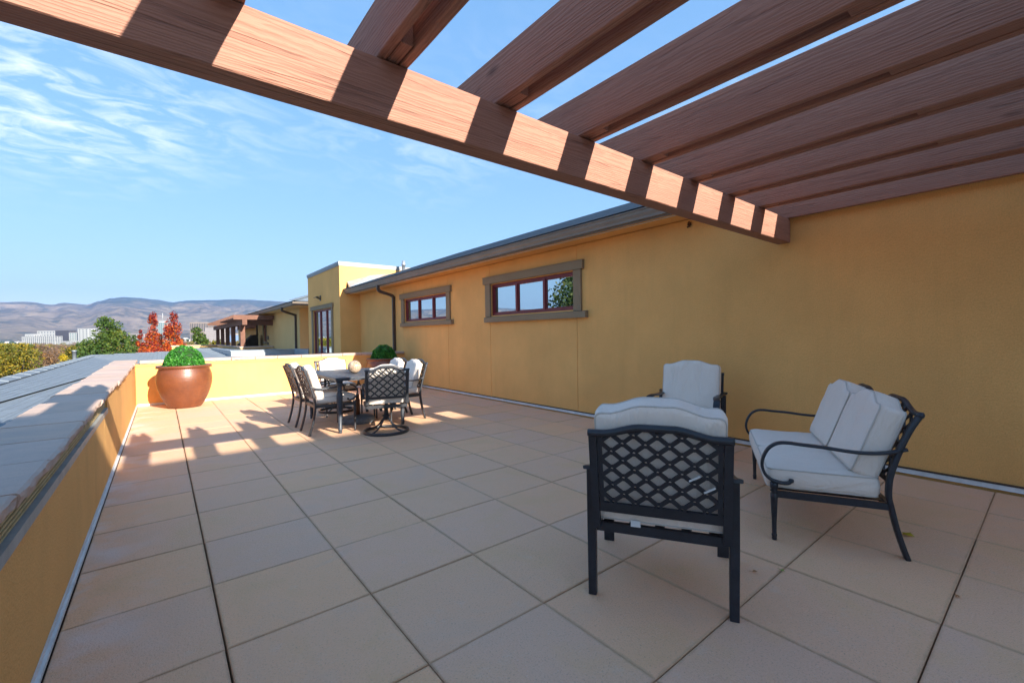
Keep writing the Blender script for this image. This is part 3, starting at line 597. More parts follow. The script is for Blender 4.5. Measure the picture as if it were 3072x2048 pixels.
lr2 = MB(); mb = MB(); mb.box(-2.2, 16, -8.049, -1.31, -9.6, -.02); bpart(mb, 'south_roof', 'flashing')
surf(lr2, ((-2.05, 2.2, .545), (-.62, 21.0, .475), (-.62, 20.9, .40), (-.70, 1.0, .36)), 30, 10, .003); surf(lr2, ((-2.03, 2.2, .50), (-2.1, -6, .5), (-.7, -6, .33), (-.70, 1.0, .33)), 8, 8, .006)
lr2.box(-.72, -.70, -6, 12, -1, .40); bpart(lr2, 'lower_roof', 'shingle')
lr3 = MB(); surf(lr3, ((-2.1, -6, .59), (-2.46, 26.8, .59), (-9, 33, -2.6), (-9, -6, -2.6)), 20, 40, .010); surf(lr3, ((-2.46, 26.8, .59), (.5, 30.0, .60), (.5, 40, -2.6), (-9, 33, -2.6)), 10, 20, .010)
lr3.box(-8.6, -1.0, -6, 26, -9.6, -2.7); bpart(lr3, 'lower_roof', 'shingle')
lr4 = MB(); surf(lr4, ((-2.46, 26.8, .60), (.5, 30.0, .62), (-.05, 11.43, .44), (-.62, 11.43, .44)), 16, 24, .010)
surf(lr4, ((.5, 30.0, .62), (1.3, 32.5, .78), (2.2, 11.43, .44), (-.05, 11.43, .44)), 8, 26, .010); surf(lr4, ((1.3, 32.5, .78), (3.3, 32.5, .70), (4.4, 11.43, .44), (2.2, 11.43, .44)), 10, 26, .010)
bpart(lr4, 'lower_roof', 'shingle')
# ridge shingles
rp = [Vector(r0), Vector(r1)]; prev = None
rs = MB(); rs.add([(-.16, 0, -.03), (0, 0, .03), (.16, 0, -.012), (-.16, .95, -.045), (0, .95, .012), (.16, .95, -.03), (.16, 0, -.034), (-.16, 0, -.05)], [(0, 1, 4, 3), (1, 2, 5, 4), (7, 6, 2, 1, 0), (2, 6, 5)])
rsm = rs.mesh('ridge_shingle', 'shingle')
d = (rp[1]-rp[0]); n_ = 27; rz = math.atan2(-d.x, d.y)
for k in range(n_):
    p = rp[0]+d*(k/n_); o = bpy.data.objects.new('ridge_shingle', rsm); link(o, bld, BI @ Matrix.Translation((p.x, p.y, p.z+.035)) @ Matrix.Rotation(rz, 4, 'Z'))
d = Vector((.5, 30, .61))-Vector(r1); rz = math.atan2(-d.x, d.y)
for k in range(4):
    p = Vector(r1)+d*(k/4); o = bpy.data.objects.new('ridge_shingle', rsm); link(o, bld, BI @ Matrix.Translation((p.x, p.y, p.z+.04)) @ Matrix.Rotation(rz, 4, 'Z'))
pv_ = at(223, 1062, 23.5)
vp = MB(); vp.lathe([(.0, .95), (.10, .95), (.10, .9), (.085, .9), (.085, 0)], 12, (pv_.x, pv_.y, pv_.z-.75)); bpart(vp, 'roof_vent_pipe', 'galvanised')
# metal curb between the two units
mb = MB(); mb.box(2.15, 5.3, 20.55, 20.75, .3, .79); mb.box(2.15, 2.35, 20.751, 29.3, .3, .80); mb.box(2.12, 5.3, 20.52, 20.80, .7901, .81); mb.box(4.43, 4.60, 18.21, 20.5, .4, .82); bpart(mb, 'roof_curb', 'flashing')
mb = MB(); mb.box(2.36, 5.0, 20.76, 29.2, .3, .70); bpart(mb, 'flat_roof', 'flashing')

# ------------------------------------------------------------------ terrace floor
fl = MB(); fl.box(LX, WX, -1.3, EY, -.12, -.045); floor = fl.build('terrace_floor', 'dark_gap'); tag(floor, kind='structure')
rr = random.Random(3); TS = .61; ox, oy = .183, 2.155; tcache = {}
for i in range(-1, 9):
    for j in range(-6, 15):
        x0 = ox+TS*i+.0022; x1 = ox+TS*(i+1)-.0022; y0 = oy+TS*j+.0022; y1 = oy+TS*(j+1)-.0022
        if i == -1: x0 = LX+.022; x1 -= .002
        if i == 0: x0 += .002
        if j == -3: y1 += 0
        if i == 3: x1 -= .002
        x1 = min(x1, WX-.028); y1 = min(y1, EY-.008); y0 = max(y0, -1.29)
        if x1-x0 < .03 or y1 <= y0: continue
        key = (round(x1-x0, 3), round(y1-y0, 3))
        if key not in tcache:
            t_ = MB(); t_.box(-key[0]/2, key[0]/2, -key[1]/2, key[1]/2, -.043, 0, ch=.0035); tcache[key] = t_.mesh('tile', 'tile')
        o = bpy.data.objects.new('tile', tcache[key])
        M = Matrix.Translation(((x0+x1)/2+rr.uniform(-.001, .001), (y0+y1)/2+rr.uniform(-.001, .001), rr.uniform(-.0016, .0016))) @ Matrix.Rotation(rr.uniform(-.0022, .0022), 4, 'X') @ Matrix.Rotation(rr.uniform(-.0022, .0022), 4, 'Y')
        link(o, floor, M)

# ------------------------------------------------------------------ parapets
def stone_mesh(L_, W_, T_, seed):
    """coping slab: flat top, hewn long edges; x = width, y = length, top at z=0"""
    rr = random.Random(seed); ny = max(5, int(L_/.035)); mb = MB(); rows = []
    def nz(y, z, k, s_=.012): return .65*s_*mnoise.fractal(Vector((seed*3.1+k*9, y*13, z*22)), .9, 2.2, 3)
    vs_ = []
    for j in range(ny+1):
        y = -L_/2+L_*j/ny
        for sgn in (-1, 1):
            X = sgn*W_/2
            row = [(X-sgn*.012, 0), (X+nz(y, 0, sgn), -.006), (X+nz(y, 1, sgn, .016), -T_*.35), (X-sgn*.004+nz(y, 2, sgn, .018), -T_*.7), (X-sgn*.012+nz(y, 3, sgn), -T_)]
            if sgn > 0: row = row[::-1]
            vs_ += [(a, y, b) for a, b in (row if sgn < 0 else row)]
    # order in each ring: left top..bottom, right bottom..top
    K = 10; fs = []
    for j in range(ny):
        for k in range(K):
            a = j*K+k; b = j*K+(k+1) % K; fs.append((a, b, b+K, a+K))
    fs += [tuple(range(K-1, -1, -1)), tuple(ny*K+k for k in range(K))]
    mb.add(vs_, fs); me = mb.mesh('coping_stone', 'stone'); bm = bmesh.new(); bm.from_mesh(me); bmesh.ops.recalc_face_normals(bm, faces=bm.faces); bm.to_mesh(me); bm.free(); return me
stm = {}
def put_stone(parent, Lr, W_, T_, M, k):
    key = (round(Lr, 2), W_, k % 4)
    if key not in stm: stm[key] = stone_mesh(key[0], W_, T_, hash(key) % 50+1)
    link(bpy.data.objects.new('coping_stone', stm[key]), parent, M)
pl = empty('parapet_wall', (LX, 5, 0), 0, 'low ochre parapet along the left edge with pinkish stone coping', 'wall'); PI_ = Matrix.Translation((-LX, -5, 0))
def slope_box(mb, x0, x1, y0, y1, z0, f1, z0f=None):
    za, zb = f1(y0), f1(y1); ba, bb = (z0f(y0), z0f(y1)) if z0f else (z0, z0)
    return mb.add([(x0, y0, ba), (x1, y0, ba), (x1, y1, bb), (x0, y1, bb), (x0, y0, za), (x1, y0, za), (x1, y1, zb), (x0, y1, zb)], [(3, 2, 1, 0), (4, 5, 6, 7), (0, 1, 5, 4), (1, 2, 6, 5), (2, 3, 7, 6), (3, 0, 4, 7)])
RB = 5.45
cb = lambda y: capz(y)-.052          # underside of coping
w0 = MB(); slope_box(w0, -.66, LX, -1.3, 5.17, -.14, lambda y: cb(y)-.145); slope_box(w0, -.66, LX, 5.178, EY+.3, -.14, lambda y: cb(y)-.145 if y < 5.2 else cb(y)-.012)
w0 = MB(); slope_box(w0, -.66, LX, -1.3, 5.174, -.14, lambda y: cb(y)-.150); slope_box(w0, -.655, LX-.006, 5.174, 5.182, -.14, lambda y: cb(y)-.150); slope_box(w0, -.66, LX, 5.182, RB, -.14, lambda y: cb(y)-.150); slope_box(w0, -.66, LX, RB, EY-.001, -.14, lambda y: cb(y)-.014); slope_box(w0, -.66, LX, EY-.001, EY+.28, -.14, lambda y: cb(EY)-.014)
w0.build('wall_panel', 'stucco', pl, PI_)
st = MB(); slope_box(st, LX-.03, LX+.006, -1.3, RB, 0, lambda y: cb(y)-.108, lambda y: cb(y)-.150); st.build('metal_strip', 'grey_strip', pl, PI_)
rb_ = MB(); slope_box(rb_, -.655, LX-.022, -1.3, RB, 0, lambda y: cb(y)-.001, lambda y: cb(y)-.15)
for k in range(6): slope_box(rb_, LX-.022, LX-.012, -1.3, RB, 0, lambda y: cb(y)-.006-.017*k, lambda y: cb(y)-.006-.017*k-.008)
rb_.build('ribbed_strip', 'yellow_rib', pl, PI_)
st = MB(); st.box(LX+.001, LX+.018, -1.3, EY-.02, .002, .020); st.box(LX+.001, LX+.006, -1.3, EY-.02, .020, .042); st.build('base_strip', 'white_strip', pl, PI_)
y = -1.25; rr = random.Random(9); k = 0
while y < EY+.2:
    Ls = rr.choice([.49, .53, .57, .60]); y1 = min(y+Ls, EY+.32)
    M = PI_ @ Matrix.Translation((-.545+rr.uniform(-.008, .008), (y+y1)/2, capz((y+y1)/2)+rr.uniform(-.002, .002))) @ Matrix.Rotation(.0105, 4, 'X')
    put_stone(pl, y1-y-.006, .35, .05, M, k); y = y1; k += 1
pe = empty('parapet_wall', (2, EY, 0), 0, 'sunlit ochre parapet across the far end of the terrace with stone coping', 'wall'); EI = Matrix.Translation((-2, -EY, 0))
w0 = MB(); w0.box(LX+.001, WX-.001, EY, EY+.26, -.14, .815); w0.box(LX+.001, WX-.3, EY-.012, EY-.0005, .775, .815); w0.build('wall_panel', 'stucco', pe, EI)
st = MB(); st.box(LX+.02, WX-.03, EY-.02, EY-.001, .006, .048); st.build('base_strip', 'white_strip', pe, EI)
x = -.335; k = 0
while x < WX-.05:
    Ls = rr.choice([.44, .47, .50]); x1 = min(x+Ls, WX-.004)
    if WX-x1 < .2: x1 = WX-.004
    M = EI @ Matrix.Translation(((x+x1)/2, EY+.13, .882-.004*(x/5)+rr.uniform(-.003, .003))) @ Matrix.Rotation(R(90), 4, 'Z')
    put_stone(pe, round(x1-x-.006, 2), .34, .062, M, k); x = x1; k += 1

# ------------------------------------------------------------------ pergola overhead
pg = empty('pergola', (2.5, 1.8, 2.18), 0, 'brown stained timber pergola overhead with paired rafters', 'pergola'); GI = Matrix.Translation((-2.5, -1.8, -2.18))
def board_mesh(name, L_, W_, H_, seed=0, mat='wood', cut=False):
    """timber along local x, slightly uneven edges"""
    n_ = max(2, int(L_/.12)); mb = MB(); rr = random.Random(seed); vs_ = []; e = .004
    pr = [(-1, -1, e, 0), (1, -1, -e, 0), (1, -1, 0, e), (1, 1, 0, -e), (1, 1, -e, 0), (-1, 1, e, 0), (-1, 1, 0, -e), (-1, -1, 0, e)]
    for i in range(n_+1):
        x_ = -L_/2+L_*i/n_
        for k, (a, b, dx, dy) in enumerate(pr):
            j_ = .0012*mnoise.noise(Vector((seed*5.3+x_*4, k*2.2, 0)))
            vs_.append((x_, a*W_/2+dx+j_, b*H_/2+dy+j_))
    fs = []
    for i in range(n_):
        for k in range(8): a = i*8+k; b = i*8+(k+1) % 8; fs.append((a, b, b+8, a+8))
    fs += [tuple(range(7, -1, -1)), tuple(n_*8+k for k in range(8))]
    mb.add(vs_, fs); me = mb.mesh(name, mat); bm = bmesh.new(); bm.from_mesh(me); bmesh.ops.recalc_face_normals(bm, faces=bm.faces); bm.to_mesh(me); bm.free(); return me
BX0, BX1 = -.66, 5.08
def board(name, L_, W_, H_, M, seed, mat='wood', parent=None): return link(bpy.data.objects.new(name, board_mesh(name, L_, W_, H_, seed, mat)), parent or pg, M)
board('beam', BX1-BX0, .118, .243, GI @ Matrix.Translation(((BX0+BX1)/2, 1.811, 2.3055)), 1)
k = 0; xr = .850-.6045*2
xs = [.853+.6045*q for q in range(-2, 7)]
for q, X in enumerate(xs):
    for s_, xc in ((0, X-.019), (1, X-.117)):
        if xc < -.6: continue
        board('rafter', 3.44, .038, .238, GI @ Matrix.Translation((xc, .42+random.uniform(-.006, .006), 2.5475+.0015*s_)) @ Matrix.Rotation(R(90), 4, 'Z'), 20+k); k += 1
    for yb in (1.65, .30):
        if X-.09 < -.6: continue
        board('spacer_block', .34 if yb > 1 else .42, .055, .215, GI @ Matrix.Translation((X-.068, yb+(.16 if yb > 1 else 0)-.02, 2.542)) @ Matrix.Rotation(R(90), 4, 'Z'), 60+k)
board('rafter', 3.44, .038, .238, GI @ Matrix.Translation((5.045, .42, 2.5475)) @ Matrix.Rotation(R(90), 4, 'Z'), 99)
board('ledger_board', 5.8, .04, .24, GI @ Matrix.Translation((2.2, -1.326, 2.548)), 98) if False else None
board('rear_beam', BX1-BX0, .118, .243, GI @ Matrix.Translation(((BX0+BX1)/2, -1.15, 2.3055)), 2)
board('post', 2.18, .14, .14, GI @ Matrix.Translation((4.9, -1.15, 1.09)) @ Matrix.Rotation(R(90), 4, 'Y'), 95)
board('post', 1.35, .14, .14, GI @ Matrix.Translation((-.545, -1.15, 1.50)) @ Matrix.Rotation(R(90), 4, 'Y'), 96)
board('post', 1.35, .14, .14, GI @ Matrix.Translation((-.545, 1.811, 1.50)) @ Matrix.Rotation(R(90), 4, 'Y'), 97)

# ------------------------------------------------------------------ cushions and metal furniture
def cushion(name, outline, t, M, parent, puff=.035, mat='cushion', pipe=True, seed=0, axis='y'):
    """outline: 2d loop (u,v) ; thickness along local y, puffed on both faces"""
    n = len(outline); cx = sum(p[0] for p in outline)/n; cy = sum(p[1] for p in outline)/n
    rings = [(1.0, .5, 0), (.975, .5, .35), (.93, .5, .62), (.84, .5, .85), (.68, .5, .97), (.45, .5, 1.0), (.2, .5, 1.02)]
    vs_ = []
    def P_(s_, u_, v_): return cx+(u_-cx)*s_, cy+(v_-cy)*s_
    def wob(a, b, c): return .006*mnoise.fractal(Vector((a*5+seed*7, b*5, c)), .9, 2.1, 3)
    seq = [(r, 1) for r in reversed(rings)]+[(('side', .33), 0), (('side', 0), 0), (('side', -.33), 0)]+[(r, -1) for r in rings]
    for r, sg in seq:
        for (u_, v_) in outline:
            if sg == 0:
                f = r[1]; bul = 1+.035*(1-abs(f)); x_, z_ = P_(bul if True else 1, u_, v_); x_ = cx+(x_-cx); vs_.append((x_, f*t, z_+.4*wob(u_, v_, f)))
            else:
                x_, z_ = P_(r[0], u_, v_); vs_.append((x_, sg*(t/2+puff*r[2]+wob(x_, z_, sg*3)*min(1, r[2]*2)), z_))
    m_ = len(seq); fs = []
    for i in range(m_-1):
        for k in range(n): a = i*n+k; b = i*n+(k+1) % n; fs.append((a, b, b+n, a+n))
    c0 = len(vs_); vs_ += [(cx, t/2+puff*1.02, cy), (cx, -t/2-puff*1.02, cy)]
    for k in range(n): fs.append((k, c0, (k+1) % n)); fs.append(((m_-1)*n+k, (m_-1)*n+(k+1) % n, c0+1))
    mb = MB(); mb.add(vs_, fs, True); me = mb.mesh(name, mat); bm = bmesh.new(); bm.from_mesh(me); bmesh.ops.recalc_face_normals(bm, faces=bm.faces); bm.to_mesh(me); bm.free()
    o = link(bpy.data.objects.new(name, me), parent, M)
    if pipe:
        for sg in (1, -1):
            pp = MB(); pp.tube([(u_, sg*(t/2+.001), v_) for u_, v_ in outline], .0048, 5, up=(0, 1, 0), closed=True); pp.build('piping', 'piping', o)
    return o
def rrect(w, h, r=.03, n=5, y0=0):
    o = []
    for (cx, cy, a0) in ((w/2-r, y0+r, -90), (w/2-r, y0+h-r, 0), (-w/2+r, y0+h-r, 90), (-w/2+r, y0+r, 180)):
        for k in range(n+1): a = R(a0+90*k/n); o.append((cx+r*math.cos(a), cy+r*math.sin(a)))
    q = []
    for i, p in enumerate(o):
        nx = o[(i+1) % len(o)]; q.append(p); d_ = math.hypot(nx[0]-p[0], nx[1]-p[1]); m_ = int(d_/.06)
        for k in range(1, m_): q.append((p[0]+(nx[0]-p[0])*k/m_, p[1]+(nx[1]-p[1])*k/m_))
    return q
def camel(x, w, rise):
    """curve of the top rail: level shoulders, raised middle"""
    a = abs(x)/(w/2); t = min(1, max(0, (.80-a)/.58)); return rise*t*t*(3-2*t)
def camel_outline(w, h, rise, r=.03, x0=0):
    o = []
    for p in rrect(w, h-rise, r):
        if p[1] > (h-rise)-.002:
            o.append((p[0]+x0, p[1]+camel(p[0], w, rise)))
        else: o.append((p[0]+x0, p[1]))
    # densify the top
    q = []
    for i, p in enumerate(o):
        nx = o[(i+1) % len(o)]; q.append(p)
        if p[1] > h*.6 and nx[1] > h*.6 and abs(nx[0]-p[0]) > .03:
            for k in (1, 2, 3, 4):
                u_ = p[0]+(nx[0]-p[0])*k/5; q.append((u_, (h-rise)+camel(u_-x0, w, rise)))
    return q
def lattice(w, h, rise, pitch=.068, bar=.012, x0=0.0, ratio=.86, boss=.0165):
    """flat cast lattice in the local xz plane, rows of diamonds with pierced bosses"""
    mb = MB(); px_, pz_ = pitch, pitch*ratio; nx = int(w/px_)+3; nz = int((h+rise)/pz_)*2+4; t = .004
    def top(x): return h+camel(x, w, rise)
    def inside(x, z): return abs(x) <= w/2 and 0 <= z <= top(max(-w/2, min(w/2, x)))
    def clip(a, b):
        ia, ib = inside(*a), inside(*b)
        if ia and ib: return a, b
        if not ia and not ib: return None
        if ib: a, b = b, a
        lo, hi = 0., 1.
        for _ in range(12):
            m_ = (lo+hi)/2
            if inside(a[0]+(b[0]-a[0])*m_, a[1]+(b[1]-a[1])*m_): lo = m_
            else: hi = m_
        return a, (a[0]+(b[0]-a[0])*lo, a[1]+(b[1]-a[1])*lo)
    for i in range(-nx, nx+1):
        for j in range(-1, nz+2):
            cx = (i+(.5 if j % 2 else 0))*px_; cz = j*pz_*.5+.01
            for dx in (-.5, .5):
                s_ = clip((cx, cz), (cx+dx*px_, cz+.5*pz_))
                if s_ and (Vector(s_[0])-Vector(s_[1])).length > .006:
                    a, b = s_; v_ = Vector((b[0]-a[0], b[1]-a[1])).normalized()
                    g_ = boss*.6
                    A = (a[0]+v_.x*g_, a[1]+v_.y*g_) if inside(cx, cz) and a == (cx, cz) else a
                    e_ = (cx+dx*px_, cz+.5*pz_); B = (b[0]-v_.x*g_, b[1]-v_.y*g_) if b == e_ else b
                    if a == e_: A = (a[0]+v_.x*g_, a[1]+v_.y*g_)
                    mb.bar((A[0]+x0, 0, A[1]), (B[0]+x0, 0, B[1]), .010, bar, up=(v_.y, 0, -v_.x))
            if inside(cx, cz):
                ro, ri = boss, boss*.42; vs_ = []
                for yy in (-.006, .006):
                    for rad in (ro, ri):
                        for q in range(8):
                            a = 2*math.pi*q/8+math.pi/8; rx = rad if rad == ri else rad; vs_.append((cx+x0+rx*math.cos(a), yy, cz+rx*math.sin(a)))
                fs = []
                for q in range(8):
                    n_ = (q+1) % 8
                    fs += [(q, n_, 8+n_, 8+q), (16+q, 24+q, 24+n_, 16+n_), (q, 16+q, 16+n_, n_), (8+q, 8+n_, 24+n_, 24+q)]
                mb.add(vs_, fs)
    return mb
def turned_leg(mb, x, y, zt, r=.021, seg=12):
    H = zt; pr = [(0, 0), (r*.62, 0), (r*.66, .012), (r*.62, .022), (r*.72, .026), (r*.72, .034), (r*.60, .040), (r*.66, H*.35), (r*.95, H*.72), (r*1.0, H*.80), (r*.66, H*.83), (r*1.15, H*.855), (r*.66, H*.88), (r*1.0, H*.90), (r*1.1, H*.99), (r*.9, H), (0, H)]
    mb.lathe(pr, seg, (x, y, 0)); return mb
def rect(a, b): return [(-a, -b), (a, -b), (a, b), (-a, b)]
def rprof(a, b, e=.3):
    return [(-a, -b*(1-e)), (-a*(1-e), -b), (a*(1-e), -b), (a, -b*(1-e)), (a, b*(1-e)), (a*(1-e), b), (-a*(1-e), b), (-a, b*(1-e))]
def seat_unit(name, loc, rz, label, cat, group, W=1.214, prof=None, mat='black_metal', seats=1, legs=True, cush_t=.10, rise=.045, pitch=.10, front_w=None):
    P_ = prof; o = empty(name, loc, rz, label, cat, group); hw = W/2; fw = (front_w or W)/2
    post = P_['post']; pb = smooth_path([(0, y_, z_) for y_, z_ in post], 4); zseat = P_['seat']
    for s_ in (-1, 1):
        if legs:
            mb = MB(); pts = [Vector((s_*hw, p.y, p.z)) for p in pb]; mb.sweep(pts, rprof(.013, .021), up=(s_, 0, 0), scales=[1]*len(pts)); mb.build('rear_leg', mat, o)
            mb = MB(); turned_leg(mb, s_*fw, P_['fy'], P_['fz']); mb.build('front_leg', mat, o)
        else:
            up_ = [p for p in pb if p.z > zseat-.06]; mb = MB(); mb.sweep([Vector((s_*hw, p.y, p.z)) for p in up_], rprof(.013, .021), up=(s_, 0, 0)); mb.build('back_post', mat, o)
        ap = smooth_path([(0, y_, z_) for y_, z_ in P_['arm']], 5); nA = len(ap)
        mb = MB(); pts = []
        for i, p in enumerate(ap): t = min(1, i/(nA*.55)); pts.append(Vector((s_*(hw+(fw-hw)*t+.004), p.y, p.z)))
        mb.sweep(pts, rprof(.017, .0085) if W < 1 else rprof(.015, .010), up=(0, .02, 1) if False else (s_, 0, 0), scales=None) if False else mb.sweep(pts, [(b_, a_) for a_, b_ in rprof(.017, .0085)], up=(s_, 0, 0))
        mb.lathe([(0, -.012), (.012, -.010), (.015, 0), (.012, .010), (0, .012)], 8, tuple(pts[-1])); mb.build('arm', mat, o)
    ty, tz = post[0]
    mb = MB(); n_ = 41; pts = []
    for i in range(n_):
        x_ = -hw-.012+(W+.024)*i/(n_-1)
        if seats == 1: c_ = camel(x_, W, rise)
        else: q = W/seats; xm = (x_+hw) % q-q/2; c_ = camel(xm, q, rise) if 0 < x_+hw < W else 0
        pts.append((x_, ty, tz+.004+c_))
    mb.tube(pts, .0155, 8, up=(0, 1, 0))
    for s_ in (-1, 1): mb.lathe([(0, -.017), (.014, -.014), (.0195, 0), (.014, .014), (0, .017)], 10, (s_*(hw+.010), ty, tz+.004))
    mb.build('top_rail', mat, o)
    # lattice panel hung between the posts
    z_lo = P_['panel'][0]; pl_ = [p for p in pb]; 
    def post_y(z):
        for a, b in zip(pb, pb[1:]):
            if b.z <= z <= a.z: t = (z-b.z)/(a.z-b.z+1e-9); return b.y+(a.y-b.y)*t
        return pb[0].y
    y_lo = post_y(z_lo); ang = math.atan2(ty-y_lo, tz-z_lo); Lp = math.hypot(ty-y_lo, tz-z_lo)
    PM = Matrix.Translation((0, y_lo, z_lo)) @ Matrix.Rotation(-ang, 4, 'X')
    cw = W/seats
    for q in range(seats):
        xc = -hw+cw*(q+.5); lt = lattice(cw-.036, Lp-.012, rise*.95, pitch, .0145, ratio=.92, boss=.0145)
        lt.box(-cw/2+.014, cw/2-.014, -.007, .007, -.022, .004); lt.build('lattice_panel', mat, o, PM @ Matrix.Translation((xc, 0, 0)))
    if seats > 1:
        mb = MB(); mb.bar((0, y_lo, z_lo), (0, ty, tz), .024, .02, up=(1, 0, 0)); mb.build('centre_post', mat, o)
    # seat frame and straps
    zf = P_['railz']; fy = P_['fy']-.01; ry = post_y(zf)+.005
    mb = MB(); mb.bar((-hw, ry, zf), (hw, ry, zf), .022, .038); mb.bar((-fw, fy, zf), (fw, fy, zf), .022, .038)
    for s_ in (-1, 1): mb.bar((s_*hw, ry, zf), (s_*fw, fy, zf), .022, .038)
    ns = max(5, int(W/.14))
    for k in range(ns):
        x_ = -hw+(k+.5)*W/ns; mb.bar((x_, ry, zf+.012), (x_, fy, zf+.012), .045, .004)
    mb.build('seat_frame', mat, o)
    # cushions
    sd_ = P_['sd']; sw = (W-.05)/1
    sy0 = post_y(zseat)+.035; sy1 = P_['fy']+.035
    for q in range(1 if seats == 1 else seats):
        w_ = (sw+.02)/(seats)-.004; xc = -sw/2-.01+(sw+.02)/seats*(q+.5)
        ol = rrect(w_, sy1-sy0, .035, y0=0)
        M = Matrix.Translation((xc, sy0, zf+.024+sd_/2+.02)) @ Matrix.Rotation(R(1.5), 4, 'X') @ Matrix.Rotation(R(90), 4, 'X') @ Matrix.Scale(1, 4)
        M = Matrix.Translation((xc, sy0, zf+.022+sd_/2+.018)) @ Matrix(((1, 0, 0, 0), (0, 0, 1, 0), (0, -1, 0, 0), (0, 0, 0, 1)))
        cushion('seat_cushion', ol, sd_, M, o, puff=.018, seed=q+len(label))
        bw = w_-.035; bh = P_['cb'][1]; t_ = cush_t
        lean = ang+P_.get('lean', .0)
        M = Matrix.Translation((xc, y_lo+P_['cb'][2], zf+.022+sd_+P_['cb'][0])) @ Matrix.Rotation(-lean, 4, 'X') if False else Matrix.Translation((xc, P_['cb'][2], P_['cb'][0])) @ Matrix.Rotation(-lean, 4, 'X')
        cushion('back_cushion', camel_outline(bw, bh, rise, .03), t_, M, o, puff=.019, seed=q+3+len(label))
    return o
SOFA = dict(post=[(-.376, .805), (-.336, .73), (-.298, .636), (-.268, .54), (-.245, .447), (-.239, .35), (-.251, .28), (-.273, .172), (-.300, .073), (-.323, 0)], fy=.318, fz=.355, seat=.40, railz=.285, panel=(.44,), sd=.105,
    arm=[(-.320, .615), (-.23, .588), (-.134, .577), (-.036, .581), (.067, .592), (.173, .598), (.246, .603), (.300, .596), (.345, .564), (.374, .508), (.382, .453), (.366, .402), (.332, .371), (.291, .358), (.247, .358), (.228, .374)], cb=(.44, .47, -.135), lean=.0)
DIN = dict(post=[(-.335, .85), (-.300, .75), (-.272, .66), (-.235, .53), (-.218, .45), (-.212, .38), (-.222, .28), (-.250, .14), (-.29, 0)], fy=.285, fz=.415, seat=.44, railz=.375, panel=(.50,), sd=.075,
    arm=[(-.275, .640), (-.19, .615), (-.10, .605), (0, .612), (.09, .624), (.17, .636), (.245, .632), (.30, .600), (.325, .552), (.318, .50), (.290, .462), (.255, .440), (.215, .432), (.195, .448)], cb=(.475, .45, -.125), lean=.0)

sf_c = ((2.933+4.01)/2, (1.111+1.671)/2); fwd = Vector((-.273, .585)).normalized()
ctr = Vector(sf_c)-fwd*.32
sofa = seat_unit('loveseat', (ctr.x, ctr.y, 0), math.atan2(.56, 1.077), 'two seat patio loveseat with pale grey cushions and black curled arms, by the shaded wall', 'sofa', None, W=1.214, prof=SOFA, seats=2, cush_t=.12, rise=.055)

